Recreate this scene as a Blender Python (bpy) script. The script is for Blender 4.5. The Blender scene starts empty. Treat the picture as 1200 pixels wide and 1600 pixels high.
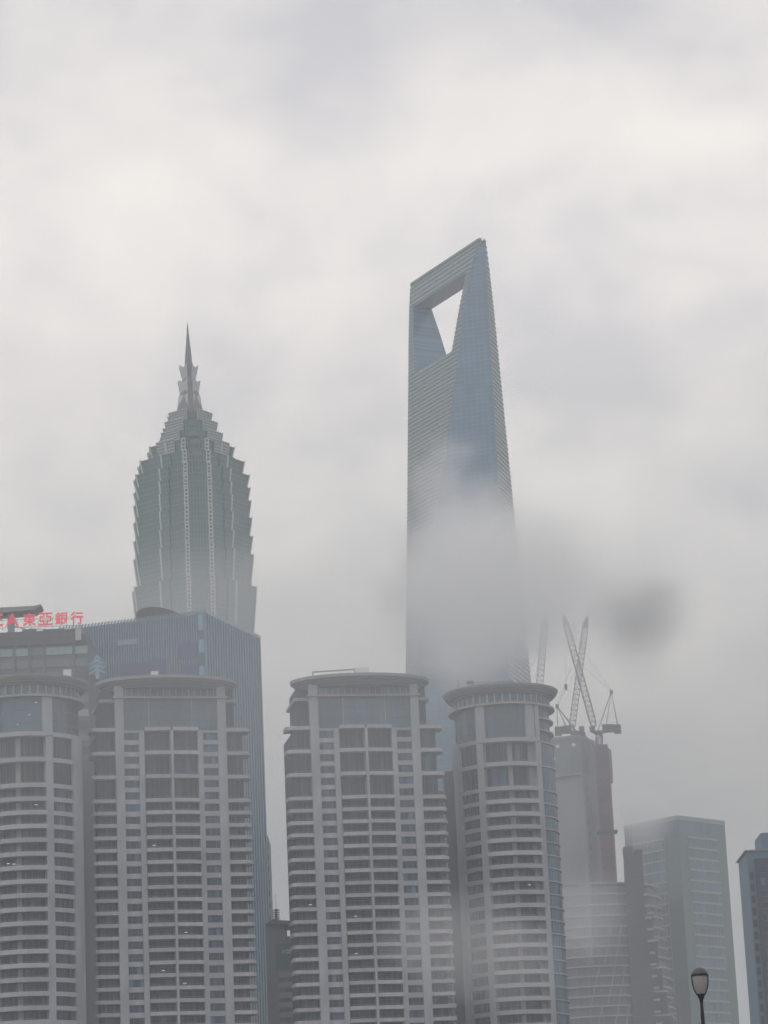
import bpy, math, random
from mathutils import Vector, Matrix
random.seed(7)
S = bpy.context.scene
COL = S.collection

# ---------------------------------------------------------------- camera
cam_d = bpy.data.cameras.new('camera'); cam = bpy.data.objects.new('camera', cam_d); COL.objects.link(cam)
cam_d.sensor_fit = 'VERTICAL'; cam_d.sensor_height = 24.0; cam_d.lens = 24.0 * 4500 / 1600
cam_d.clip_start = 0.5; cam_d.clip_end = 12000
cam.matrix_world = (Matrix.Translation((0, 0, 6.7)) @ Matrix.Rotation(math.radians(90 + 15.05), 4, 'X')
                    @ Matrix.Rotation(math.radians(-2.55), 4, 'Z'))
S.camera = cam

# ---------------------------------------------------------------- sky, sun, exposure
SUN_EL, SUN_AZ = math.radians(38), math.radians(-70)
w = bpy.data.worlds.new('World'); S.world = w; w.use_nodes = True
nt = w.node_tree; nt.nodes.clear(); N = nt.nodes.new; L = nt.links.new
wo = N('ShaderNodeOutputWorld'); bg = N('ShaderNodeBackground'); bg.inputs['Strength'].default_value = 0.1
L(bg.outputs[0], wo.inputs['Surface'])
skyt = N('ShaderNodeTexSky'); skyt.sky_type = 'NISHITA'; skyt.sun_disc = False
skyt.sun_elevation = SUN_EL; skyt.sun_rotation = math.radians(200)
tc = N('ShaderNodeTexCoord')
def sky_noise(scale, detail, rough, loc, dist=0.0):
    m = N('ShaderNodeMapping'); m.inputs['Location'].default_value = loc; m.inputs['Scale'].default_value = (1, 1, 1.5)
    L(tc.outputs['Generated'], m.inputs['Vector'])
    n = N('ShaderNodeTexNoise'); n.inputs['Scale'].default_value = scale; n.inputs['Detail'].default_value = detail
    n.inputs['Roughness'].default_value = rough; n.inputs['Distortion'].default_value = dist
    L(m.outputs[0], n.inputs['Vector']); return n
SKY_LOC = (2.3, 0.7, 4.1)
n1 = sky_noise(8.0, 5, 0.50, SKY_LOC, 0.4)
n2 = sky_noise(18.0, 4, 0.5, (7.1, 2.2, 0.4), 0.2)
mx = N('ShaderNodeMath'); mx.operation = 'MULTIPLY_ADD'; mx.inputs[1].default_value = 0.35
L(n2.outputs['Fac'], mx.inputs[0]); 
m7 = N('ShaderNodeMath'); m7.operation = 'MULTIPLY'; m7.inputs[1].default_value = 0.65; L(n1.outputs['Fac'], m7.inputs[0]); L(m7.outputs[0], mx.inputs[2])
cr = N('ShaderNodeValToRGB'); L(mx.outputs[0], cr.inputs['Fac'])
cr.color_ramp.elements[0].position = 0.39; cr.color_ramp.elements[0].color = (0.70, 0.70, 0.745, 1)
cr.color_ramp.elements[1].position = 0.62; cr.color_ramp.elements[1].color = (1.0, 0.98, 0.95, 1)
e = cr.color_ramp.elements.new(0.50); e.color = (0.86, 0.85, 0.855, 1)
SKY_GAIN = 11.6
g = N('ShaderNodeMix'); g.data_type = 'RGBA'; g.blend_type = 'MULTIPLY'; g.inputs['Factor'].default_value = 1
L(cr.outputs['Color'], g.inputs['A']); g.inputs['B'].default_value = (SKY_GAIN, SKY_GAIN, SKY_GAIN, 1)
# overcast sky: dim near the horizon, brightening upwards
sz = N('ShaderNodeSeparateXYZ'); L(tc.outputs['Generated'], sz.inputs[0])
el = N('ShaderNodeValToRGB'); L(sz.outputs[2], el.inputs['Fac']); el.color_ramp.interpolation = 'EASE'
el.color_ramp.elements[0].position = 0.0; el.color_ramp.elements[0].color = (0.36, 0.345, 0.30, 1)
el.color_ramp.elements[1].position = 1.0; el.color_ramp.elements[1].color = (0.96, 0.955, 0.94, 1)
for p_, c_ in ((0.13, (0.42, 0.40, 0.345)), (0.255, (0.88, 0.85, 0.80)), (0.355, (1.06, 1.015, 0.965)), (0.44, (0.88, 0.86, 0.84))):
    q_ = el.color_ramp.elements.new(p_); q_.color = (*c_, 1)
gg = N('ShaderNodeMix'); gg.data_type = 'RGBA'; gg.blend_type = 'MULTIPLY'; gg.inputs['Factor'].default_value = 1
L(g.outputs['Result'], gg.inputs['A']); L(el.outputs['Color'], gg.inputs['B'])
mix = N('ShaderNodeMix'); mix.data_type = 'RGBA'; mix.inputs['Factor'].default_value = 0.97
L(skyt.outputs[0], mix.inputs['A']); L(gg.outputs['Result'], mix.inputs['B'])
L(mix.outputs['Result'], bg.inputs['Color'])
sun_d = bpy.data.lights.new('sun', 'SUN'); sun_d.energy = 0.5; sun_d.angle = math.radians(25); sun_d.color = (1, 0.96, 0.9)
sun = bpy.data.objects.new('sun', sun_d); COL.objects.link(sun); sun.location = (0, 0, 900)
sun.rotation_euler = (math.radians(52), 0, math.radians(-40))
S.view_settings.view_transform = 'Standard'; S.view_settings.look = 'None'; S.view_settings.gamma = 1
S.view_settings.use_curve_mapping = False; S.view_settings.exposure = 0.0
S.render.engine = 'CYCLES'; cy = S.cycles
cy.use_denoising = True; cy.max_bounces = 6; cy.diffuse_bounces = 2; cy.glossy_bounces = 2; cy.volume_bounces = 5
cy.transmission_bounces = 2; cy.transparent_max_bounces = 12; cy.use_adaptive_sampling = True; cy.adaptive_threshold = 0.02
cy.volume_max_steps = 64; cy.volume_step_rate = 1.0
S.render.use_persistent_data = False

# ---------------------------------------------------------------- materials
def mat(name, col, rough=0.8, spec=0.3, metal=0.0, var=0.0, noise=0.0, nscale=0.2, emit=None, estr=0.0, cell=None):
    m = bpy.data.materials.new(name); m.use_nodes = True; t = m.node_tree; b = t.nodes['Principled BSDF']
    b.inputs['Base Color'].default_value = (*col, 1); b.inputs['Roughness'].default_value = rough
    b.inputs['Specular IOR Level'].default_value = spec; b.inputs['Metallic'].default_value = metal
    src = None
    if var:
        oi = t.nodes.new('ShaderNodeObjectInfo'); r = t.nodes.new('ShaderNodeValToRGB')
        lo = tuple(c * (1 - var) for c in col); hi = tuple(min(1, c * (1 + var * 1.6)) for c in col)
        r.color_ramp.elements[0].color = (*lo, 1); r.color_ramp.elements[1].color = (*hi, 1)
        t.links.new(oi.outputs['Random'], r.inputs['Fac']); src = r.outputs['Color']
    if noise:
        co = t.nodes.new('ShaderNodeTexCoord'); n = t.nodes.new('ShaderNodeTexNoise'); n.inputs['Scale'].default_value = nscale
        n.inputs['Detail'].default_value = 6; mp = t.nodes.new('ShaderNodeMapping'); mp.inputs['Scale'].default_value = (1, 1, 0.35)
        t.links.new(co.outputs['Object'], mp.inputs['Vector']); t.links.new(mp.outputs[0], n.inputs['Vector'])
        mr = t.nodes.new('ShaderNodeMapRange'); mr.inputs['From Min'].default_value = 0.3; mr.inputs['From Max'].default_value = 0.7
        mr.inputs['To Min'].default_value = 1 - noise; mr.inputs['To Max'].default_value = 1 + noise
        t.links.new(n.outputs['Fac'], mr.inputs['Value'])
        mm = t.nodes.new('ShaderNodeMix'); mm.data_type = 'RGBA'; mm.blend_type = 'MULTIPLY'; mm.inputs['Factor'].default_value = 1
        if src: t.links.new(src, mm.inputs['A'])
        else: mm.inputs['A'].default_value = (*col, 1)
        t.links.new(mr.outputs[0], mm.inputs['B']); src = mm.outputs['Result']
    if cell:      # each pane its own tone, a few with pale curtains drawn
        co = t.nodes.new('ShaderNodeTexCoord'); sp = t.nodes.new('ShaderNodeSeparateXYZ'); t.links.new(co.outputs['Object'], sp.inputs[0])
        dv = t.nodes.new('ShaderNodeMath'); dv.operation = 'DIVIDE'; dv.inputs[1].default_value = cell; t.links.new(sp.outputs[0], dv.inputs[0])
        fl = t.nodes.new('ShaderNodeMath'); fl.operation = 'FLOOR'; t.links.new(dv.outputs[0], fl.inputs[0])
        oi = t.nodes.new('ShaderNodeObjectInfo'); cb = t.nodes.new('ShaderNodeCombineXYZ')
        t.links.new(fl.outputs[0], cb.inputs[0]); t.links.new(oi.outputs['Random'], cb.inputs[1])
        wn = t.nodes.new('ShaderNodeTexWhiteNoise'); t.links.new(cb.outputs[0], wn.inputs['Vector'])
        cm = t.nodes.new('ShaderNodeValToRGB'); cm.color_ramp.interpolation = 'CONSTANT'; t.links.new(wn.outputs['Value'], cm.inputs['Fac'])
        E_ = cm.color_ramp.elements; E_[0].color = (.55, .55, .55, 1); E_[1].position = .3; E_[1].color = (.95, .95, .95, 1)
        for p_, c_ in ((.6, (1.5, 1.45, 1.4)), (.82, (2.4, 2.2, 2.1)), (.93, (4.2, 3.4, 2.9))):
            q_ = E_.new(p_); q_.color = (*c_, 1)
        m3 = t.nodes.new('ShaderNodeMix'); m3.data_type = 'RGBA'; m3.blend_type = 'MULTIPLY'; m3.inputs['Factor'].default_value = 1
        if src: t.links.new(src, m3.inputs['A'])
        else: m3.inputs['A'].default_value = (*col, 1)
        t.links.new(cm.outputs['Color'], m3.inputs['B']); src = m3.outputs['Result']
    if src: t.links.new(src, b.inputs['Base Color'])
    if emit: b.inputs['Emission Color'].default_value = (*emit, 1); b.inputs['Emission Strength'].default_value = estr
    return m

STONE = mat('pale_stone', (0.365, 0.375, 0.42), 0.85, 0.2, noise=0.2, nscale=0.25)
STONE2 = mat('ledge_stone', (0.35, 0.34, 0.355), 0.85, 0.2, noise=0.10, nscale=0.4)
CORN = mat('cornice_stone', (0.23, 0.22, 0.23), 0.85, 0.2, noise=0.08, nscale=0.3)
BALC = mat('balcony_stone', (0.385, 0.39, 0.43), 0.85, 0.2, var=0.1, noise=.12, nscale=.5)
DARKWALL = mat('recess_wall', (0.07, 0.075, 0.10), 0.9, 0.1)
GLASS = mat('window_glass', (0.020, 0.042, 0.088), 0.2, 0.38, var=0.35, noise=0.15, nscale=0.5, cell=1.04)
GLASS2 = mat('balcony_glass', (0.017, 0.040, 0.070), 0.2, 0.35, var=0.35, noise=0.25, nscale=0.45, cell=1.26)
GLASSC = mat('crown_glass', (0.06, 0.12, 0.17), 0.15, 0.65, var=0.2, noise=0.4, nscale=0.25)
FRAME = mat('window_frame', (0.16, 0.16, 0.17), 0.5, 0.4)
RAIL = mat('rail_metal', (0.22, 0.23, 0.24), 0.5, 0.5)
ROOF = mat('roof_grey', (0.22, 0.21, 0.20), 0.9, 0.2)
CURTAIN = mat('curtain', (0.20, 0.19, 0.18), 0.9, 0.1, var=0.5)
LAMPW = mat('warm_lamp', (0.9, 0.8, 0.6), 0.5, 0.2, emit=(1.0, 0.85, 0.6), estr=1.0)
WHITE = mat('white_paint', (0.75, 0.75, 0.73), 0.6, 0.3)
RED = mat('red_sign', (0.62, 0.04, 0.07), 0.5, 0.3, emit=(1.0, 0.05, 0.09), estr=0.38)
TEALG = mat('teal_glass', (0.06, 0.13, 0.20), 0.16, 0.8, noise=0.25, nscale=0.06)
FIN = mat('pale_fin', (0.20, 0.30, 0.37), 0.5, 0.4)
BLUEP = mat('blue_corner_glass', (0.17, 0.36, 0.48), 0.25, 0.6)
DBLUEP = mat('dark_corner_glass', (0.05, 0.10, 0.15), 0.25, 0.6)
PURP = mat('violet_louvre', (0.06, 0.075, 0.19), 0.5, 0.4)
GREENW = mat('green_lit_glass', (0.20, 0.30, 0.27), 0.4, 0.5, var=0.35)
BEAW = mat('blue_grey_panel', (0.10, 0.115, 0.14), 0.6, 0.4, noise=0.1, nscale=0.1)
DARKB = mat('dark_band', (0.075, 0.075, 0.09), 0.7, 0.3)
JGLASS = mat('tower_glass', (0.045, 0.115, 0.12), 0.2, 0.6, noise=0.3, nscale=0.05)
JFIN = mat('tower_fin', (0.12, 0.21, 0.21), 0.4, 0.6)
JLIGHT = mat('bright_tube', (0.52, 0.56, 0.55), 0.35, 0.6)
JSCR = mat('screen_metal', (0.45, 0.50, 0.51), 0.4, 0.6)
JSCRB = mat('screen_back', (0.12, 0.14, 0.15), 0.5, 0.4)
SPIRE = mat('spire_metal', (0.11, 0.12, 0.135), 0.4, 0.6)
ARCG = mat('striped_glass', (0.07, 0.135, 0.15), 0.25, 0.7)
LOUV = mat('louvre_metal', (0.13, 0.20, 0.21), 0.5, 0.4)
BROWN = mat('brown_roof', (0.065, 0.05, 0.052), 0.8, 0.2)
CONC = mat('concrete', (0.24, 0.25, 0.26), 0.9, 0.2, noise=0.2, nscale=0.08)
NET = mat('green_netting', (0.16, 0.20, 0.20), 0.9, 0.1, noise=0.15, nscale=0.1)
REDN = mat('red_steel', (0.11, 0.065, 0.075), 0.8, 0.2, noise=0.25, nscale=0.12)
CRW = mat('crane_paint', (0.26, 0.20, 0.20), 0.6, 0.3)
CRR = mat('crane_red', (0.22, 0.06, 0.07), 0.6, 0.3)
CRD = mat('crane_dark', (0.05, 0.055, 0.06), 0.7, 0.3)
DKST = mat('dark_steel', (0.045, 0.04, 0.045), 0.8, 0.2, noise=0.3, nscale=0.2)
SLABM = mat('floor_slab_concrete', (0.34, 0.35, 0.37), 0.9, 0.2, noise=0.2, nscale=0.1)
GRG = mat('green_tower_glass', (0.06, 0.12, 0.11), 0.18, 0.7, noise=0.15, nscale=0.05)
GRB = mat('pale_band', (0.27, 0.34, 0.33), 0.6, 0.3)
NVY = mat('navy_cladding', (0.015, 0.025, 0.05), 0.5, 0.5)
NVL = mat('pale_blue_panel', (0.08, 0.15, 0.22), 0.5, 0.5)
SMB = mat('grey_blue_wall', (0.16, 0.18, 0.20), 0.8, 0.2)
SMG = mat('green_sign_panel', (0.05, 0.13, 0.11), 0.6, 0.3)
BLACK = mat('black_iron', (0.022, 0.020, 0.026), 0.45, 0.4)
CAPM = mat('lamp_cap_paint', (0.075, 0.068, 0.088), 0.4, 0.5)
FROST = mat('frosted_glass', (0.30, 0.29, 0.295), 0.5, 0.4)
FROSTD = mat('lamp_reflector', (0.16, 0.18, 0.17), 0.5, 0.4)
GROUND = mat('ground_dark', (0.10, 0.10, 0.10), 0.9, 0.2, noise=0.3, nscale=0.02)
WATER = mat('river_water', (0.04, 0.045, 0.045), 0.15, 0.5)
PAVE = mat('promenade_stone', (0.24, 0.23, 0.22), 0.8, 0.3, noise=0.15, nscale=0.8)

# blue grid glass: lines every storey and every 1.6 m
def grid_glass(name, col, line, ux, uy, pw=1.9, ph=2.1):
    m = bpy.data.materials.new(name); m.use_nodes = True; t = m.node_tree; b = t.nodes['Principled BSDF']
    b.inputs['Roughness'].default_value = 0.14; b.inputs['Specular IOR Level'].default_value = 0.75
    co = t.nodes.new('ShaderNodeTexCoord'); sx = t.nodes.new('ShaderNodeSeparateXYZ'); t.links.new(co.outputs['Object'], sx.inputs[0])
    def M(op, a, b_, c=None):
        n = t.nodes.new('ShaderNodeMath'); n.operation = op
        for i, v in enumerate((a, b_, c)):
            if v is None: continue
            if isinstance(v, (int, float)): n.inputs[i].default_value = v
            else: t.links.new(v, n.inputs[i])
        return n.outputs[0]
    along = M('ADD', M('MULTIPLY', sx.outputs[0], ux), M('MULTIPLY', sx.outputs[1], uy))
    fx = M('FRACT', M('DIVIDE', along, pw), 0); fz = M('FRACT', M('DIVIDE', sx.outputs[2], ph), 0)
    ln = M('MAXIMUM', M('LESS_THAN', fx, 0.16), M('LESS_THAN', fz, 0.28))
    n = t.nodes.new('ShaderNodeTexNoise'); n.inputs['Scale'].default_value = 0.05; n.inputs['Detail'].default_value = 5
    t.links.new(co.outputs['Object'], n.inputs['Vector'])
    mx_ = t.nodes.new('ShaderNodeMix'); mx_.data_type = 'RGBA'; mx_.inputs['A'].default_value = (*col, 1); mx_.inputs['B'].default_value = (*line, 1)
    t.links.new(ln, mx_.inputs['Factor'])
    cb = t.nodes.new('ShaderNodeCombineXYZ'); t.links.new(M('FLOOR', M('DIVIDE', along, pw * 2), 0), cb.inputs[0]); t.links.new(M('FLOOR', M('DIVIDE', sx.outputs[2], ph), 0), cb.inputs[1])
    wn = t.nodes.new('ShaderNodeTexWhiteNoise'); t.links.new(cb.outputs[0], wn.inputs['Vector'])
    mr = t.nodes.new('ShaderNodeMapRange'); mr.inputs['From Max'].default_value = 1.6; mr.inputs['To Min'].default_value = 0.5; mr.inputs['To Max'].default_value = 1.6
    t.links.new(M('ADD', n.outputs['Fac'], M('MULTIPLY', wn.outputs['Value'], .6)), mr.inputs['Value'])
    m2 = t.nodes.new('ShaderNodeMix'); m2.data_type = 'RGBA'; m2.blend_type = 'MULTIPLY'; m2.inputs['Factor'].default_value = 1
    t.links.new(mx_.outputs['Result'], m2.inputs['A']); t.links.new(mr.outputs[0], m2.inputs['B'])
    t.links.new(m2.outputs['Result'], b.inputs['Base Color']); return m

# ---------------------------------------------------------------- mesh helpers
class MB:
    def __init__(s): s.v = []; s.f = []; s.m = []
    def quad(s, pts, mi=0):
        n = len(s.v); s.v += [tuple(p) for p in pts]; s.f.append(tuple(range(n, n + len(pts)))); s.m.append(mi); return s
    def box(s, x0, x1, y0, y1, z0, z1, mi=0):
        n = len(s.v); s.v += [(x, y, z) for z in (z0, z1) for x, y in ((x0, y0), (x1, y0), (x1, y1), (x0, y1))]
        for f in ((0, 3, 2, 1), (4, 5, 6, 7), (0, 1, 5, 4), (1, 2, 6, 5), (2, 3, 7, 6), (3, 0, 4, 7)):
            s.f.append(tuple(n + i for i in f)); s.m.append(mi)
        return s
    def loft(s, rings, mi=0, cap=True, side=None):
        k = len(rings[0]); n = len(s.v)
        for r in rings: s.v += [tuple(p) for p in r]
        for i in range(len(rings) - 1):
            for j in range(k):
                a = n + i * k + j; b = n + i * k + (j + 1) % k
                s.f.append((a, b, b + k, a + k)); s.m.append(side(i, j) if side else mi)
        if cap:
            s.f.append(tuple(n + j for j in range(k))[::-1]); s.m.append(mi)
            s.f.append(tuple(n + (len(rings) - 1) * k + j for j in range(k))); s.m.append(mi)
        return s
    def prism(s, poly, z0, z1, mi=0, top=None):
        return s.loft([[(x, y, z0) for x, y in poly], [(x, y, z1) for x, y in (top or poly)]], mi)
    def bar(s, p, q, w=0.3, mi=0, w2=None, sides=4):
        p = Vector(p); q = Vector(q); d = (q - p).normalized(); w2 = w if w2 is None else w2
        a = d.cross(Vector((0, 0, 1)) if abs(d.z) < 0.95 else Vector((1, 0, 0))).normalized(); b = d.cross(a)
        R = []
        for c, r in ((p, w / 2), (q, w2 / 2)):
            R.append([c + (a * math.cos(t) + b * math.sin(t)) * r * 1.2 for t in [2 * math.pi * (i + .5) / sides for i in range(sides)]])
        return s.loft(R, mi)
    def lattice(s, p, q, w, w2=None, n=14, t=0.28, mi=0):
        p = Vector(p); q = Vector(q); d = (q - p).normalized(); w2 = w if w2 is None else w2
        a = d.cross(Vector((0, 1, 0))).normalized(); b = d.cross(a)
        def c(k, i):
            u = k / n; ww = (w + (w2 - w) * u) / 2
            if u > 0.93: ww *= (1 - u) / 0.07 * 0.7 + 0.3
            if u < 0.05: ww *= u / 0.05 * 0.5 + 0.5
            sa, sb = ((1, 1), (-1, 1), (-1, -1), (1, -1))[i]
            return p + (q - p) * u + a * sa * ww + b * sb * ww
        for k in range(n):
            for i in range(4):
                s.bar(c(k, i), c(k + 1, i), t, mi)
                s.bar(c(k, i), c(k + 1, (i + 1) % 4), t * .6, mi)
                s.bar(c(k, i), c(k, (i + 1) % 4), t * .6, mi)
        return s
    def mesh(s, name, mats):
        me = bpy.data.meshes.new(name); me.from_pydata(s.v, [], s.f)
        for m in (mats if isinstance(mats, (list, tuple)) else [mats]): me.materials.append(m)
        me.polygons.foreach_set('material_index', s.m); me.update(); return me
    def obj(s, name, mats, parent=None, loc=None, kind=None):
        return put(name, s.mesh(name, mats), parent, loc, kind)
def put(name, me, parent=None, loc=None, kind=None, rz=None, sc=None, label=None):
    o = bpy.data.objects.new(name, me); COL.objects.link(o)
    if parent: o.parent = parent
    if loc: o.location = loc
    if rz is not None: o.rotation_euler = (0, 0, rz)
    if sc: o.scale = sc
    if kind: o['kind'] = kind
    if label: o['label'] = label
    return o
def thing(name, label, cat, loc=(0, 0, 0), rz=0, group=None):
    o = bpy.data.objects.new(name, None); COL.objects.link(o); o.location = loc; o.rotation_euler = (0, 0, rz)
    o['label'] = label; o['category'] = cat
    if group: o['group'] = group
    return o
def arc(r, t0, t1, n, cx=0, cy=0):       # angle measured from the -y axis, positive to the right
    return [(cx + r * math.sin(t0 + (t1 - t0) * i / n), cy - r * math.cos(t0 + (t1 - t0) * i / n)) for i in range(n + 1)]
def sector(ri, ro, t0, t1, n=8):
    return arc(ro, t0, t1, n) + arc(ri, t1, t0, n)
R_ = math.radians

# ---------------------------------------------------------------- setting
def sheet(name, x0, x1, y0, y1, z, m):
    b = MB(); b.quad([(x0, y0, z), (x1, y0, z), (x1, y1, z), (x0, y1, z)]); return b.obj(name, m, kind='structure')
sheet('ground', -2600, 2600, 560, 5200, 3.0, GROUND)
sheet('river', -2600, 2600, 60, 560, 0.0, WATER)
b = MB(); b.box(-2600, 2600, -400, 60, -0.5, 5.0); b.obj('promenade', PAVE, kind='structure')
b = MB(); b.box(-2600, 2600, 557, 560, -0.5, 3.8); b.obj('river_wall', PAVE, kind='structure')

# ---------------------------------------------------------------- apartment tower, twin bay kind
Z_CUT = 52.0
def levels(top_tall, n_tall, dz_tall, dz):
    z = top_tall; tall = []
    for _ in range(n_tall): tall.append((z - dz_tall, z)); z -= dz_tall
    reg = []
    while z > Z_CUT: reg.append((z - dz, z)); z -= dz
    return tall, reg, z
TA, RA, ZA = levels(140.6, 3, 5.86, 3.02)
def win_mesh(wd, h):
    global WINPANE
    WINPANE = MB().box(0, wd, 0.02, .12, 0, h, 0).mesh('window', GLASS); b = MB()
    b.box(0, wd, -.10, .02, 0, .10, 1); b.box(0, wd, -.10, .02, h - .10, h, 1)
    for x in (0, wd * .28, wd * .72, wd - .1): b.box(x, x + .1, -.10, .02, .1, h - .1, 1)
    return b.mesh('frame', [GLASS, FRAME])
WINA = win_mesh(3.7, 1.84)
def bow(x, k=0.5): return -1.15 - k * (1 - (x / 6.6) ** 2)
def balc_mesh(sign):
    b = MB(); xs = [.3 + (6.6 - .3) * i / 5 for i in range(6)]
    P = [(sign * x, bow(x)) for x in xs] + [(sign * 6.6, 1.75), (sign * .3, 1.75)]
    Q = [(sign * x, bow(x)) for x in xs] + [(sign * x, bow(x) + .18) for x in reversed(xs)]
    if sign < 0: P = P[::-1]; Q = Q[::-1]
    b.prism(P, -.28, 0.0, 0); b.prism(Q, 0.0, .62, 0)
    body = b.mesh('balcony', [BALC]); b = MB()
    T = [(x_, y_ + .05) for x_, y_ in ((sign * x, bow(x)) for x in xs)]
    for (x0, y0), (x1, y1) in zip(T[:-1], T[1:]): b.bar((x0, y0, .98), (x1, y1, .98), .07, 1)
    for x0, y0 in T: b.bar((x0, y0, .62), (x0, y0, .98), .05, 1)
    return body, b.mesh('rail', [BALC, RAIL])
BALL, BALR = balc_mesh(-1), balc_mesh(1)
def glz_mesh(sign, h, wd=6.3, x0=.3, y=1.7, piers=(4.9, 5.9), curtains=True, gm=None):
    b = MB(); a, c = sorted((sign * x0, sign * (x0 + wd)))
    b.box(a, c, y, y + .08, 0, h, 0)
    n = 5
    for i in range(n + 1):
        x = a + (c - a) * i / n; b.box(max(a, x - .05), min(c, x + .05), y - .12, y, 0, h, 1)
    b.box(a, c, y - .10, y, h - .5, h - .42, 1)
    if piers:
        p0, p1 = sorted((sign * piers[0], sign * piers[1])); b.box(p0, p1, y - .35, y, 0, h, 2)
    return b.mesh('glazing', [gm or GLASS2, FRAME, DARKWALL])
def wing_balc(sign):
    b = MB(); P = [(13.7, -.15), (18.3, -.15), (19.2, .25), (19.75, 1.1), (19.75, 5.5), (13.7, 5.5)]
    Q = P[:5] + [(19.57, 5.5), (19.57, 1.15), (19.1, .42), (18.25, .03), (13.7, .03)]
    P = [(sign * x, y) for x, y in P]; Q = [(sign * x, y) for x, y in Q]
    if sign < 0: P = P[::-1]; Q = Q[::-1]
    b.prism(P, -.28, 0, 0); b.prism(Q, 0, .62, 0)
    body = b.mesh('balcony', [BALC]); b = MB()
    for x0, x1 in ((13.7, 18.3),): b.bar((sign * x0, -.05, .98), (sign * x1, -.05, .98), .07, 1)
    for x in (13.9, 15.3, 16.8, 18.2): b.bar((sign * x, -.05, .62), (sign * x, -.05, .98), .05, 1)
    return body, b.mesh('rail', [BALC, RAIL])
def balcony(pair, t, z): put('rail', pair[1], put('balcony', pair[0], t, (0, 0, z)))
WBL, WBR = wing_balc(-1), wing_balc(1)
def wing_glz(sign, h):
    b = MB(); a, c = sorted((sign * 13.75, sign * 18.0))
    b.box(a, c, 2.3, 2.4, 0, h, 0)
    for i in range(5):
        x = a + (c - a) * i / 4; b.box(max(a, x - .05), min(c, x + .05), 2.18, 2.3, 0, h, 1)
    b.box(*sorted((sign * 17.2, sign * 18.0)), 2.0, 2.3, 0, h, 2)
    return b.mesh('glazing', [GLASS2, FRAME, DARKWALL])
GA = {}
for h in (3.02 - .28, 5.86 - .28):
    GA[('L', h)] = glz_mesh(-1, h); GA[('R', h)] = glz_mesh(1, h)
    GA[('l', h)] = wing_glz(-1, h); GA[('r', h)] = wing_glz(1, h)
LAMPM = MB().box(-.38, .38, -.05, .05, -.05, .05).mesh('ceiling_lamp', LAMPW)
LAMPS = MB().box(-.17, .17, -.05, .05, -.09, .09).mesh('ceiling_lamp', LAMPW)

def cornice(parent, a, bb, cy, z0, steps, name='cornice'):
    # stacked elliptical rings, each wider than the one under it
    z = z0
    for k, (grow, h) in enumerate(steps):
        P = [((a + grow) * math.sin(t), cy - (bb + grow) * math.cos(t)) for t in [2 * math.pi * i / 56 for i in range(56)]]
        P2 = [((a + grow + .12) * math.sin(t), cy - (bb + grow + .12) * math.cos(t)) for t in [2 * math.pi * i / 56 for i in range(56)]]
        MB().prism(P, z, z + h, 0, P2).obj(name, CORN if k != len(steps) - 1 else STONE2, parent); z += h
    return z

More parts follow.
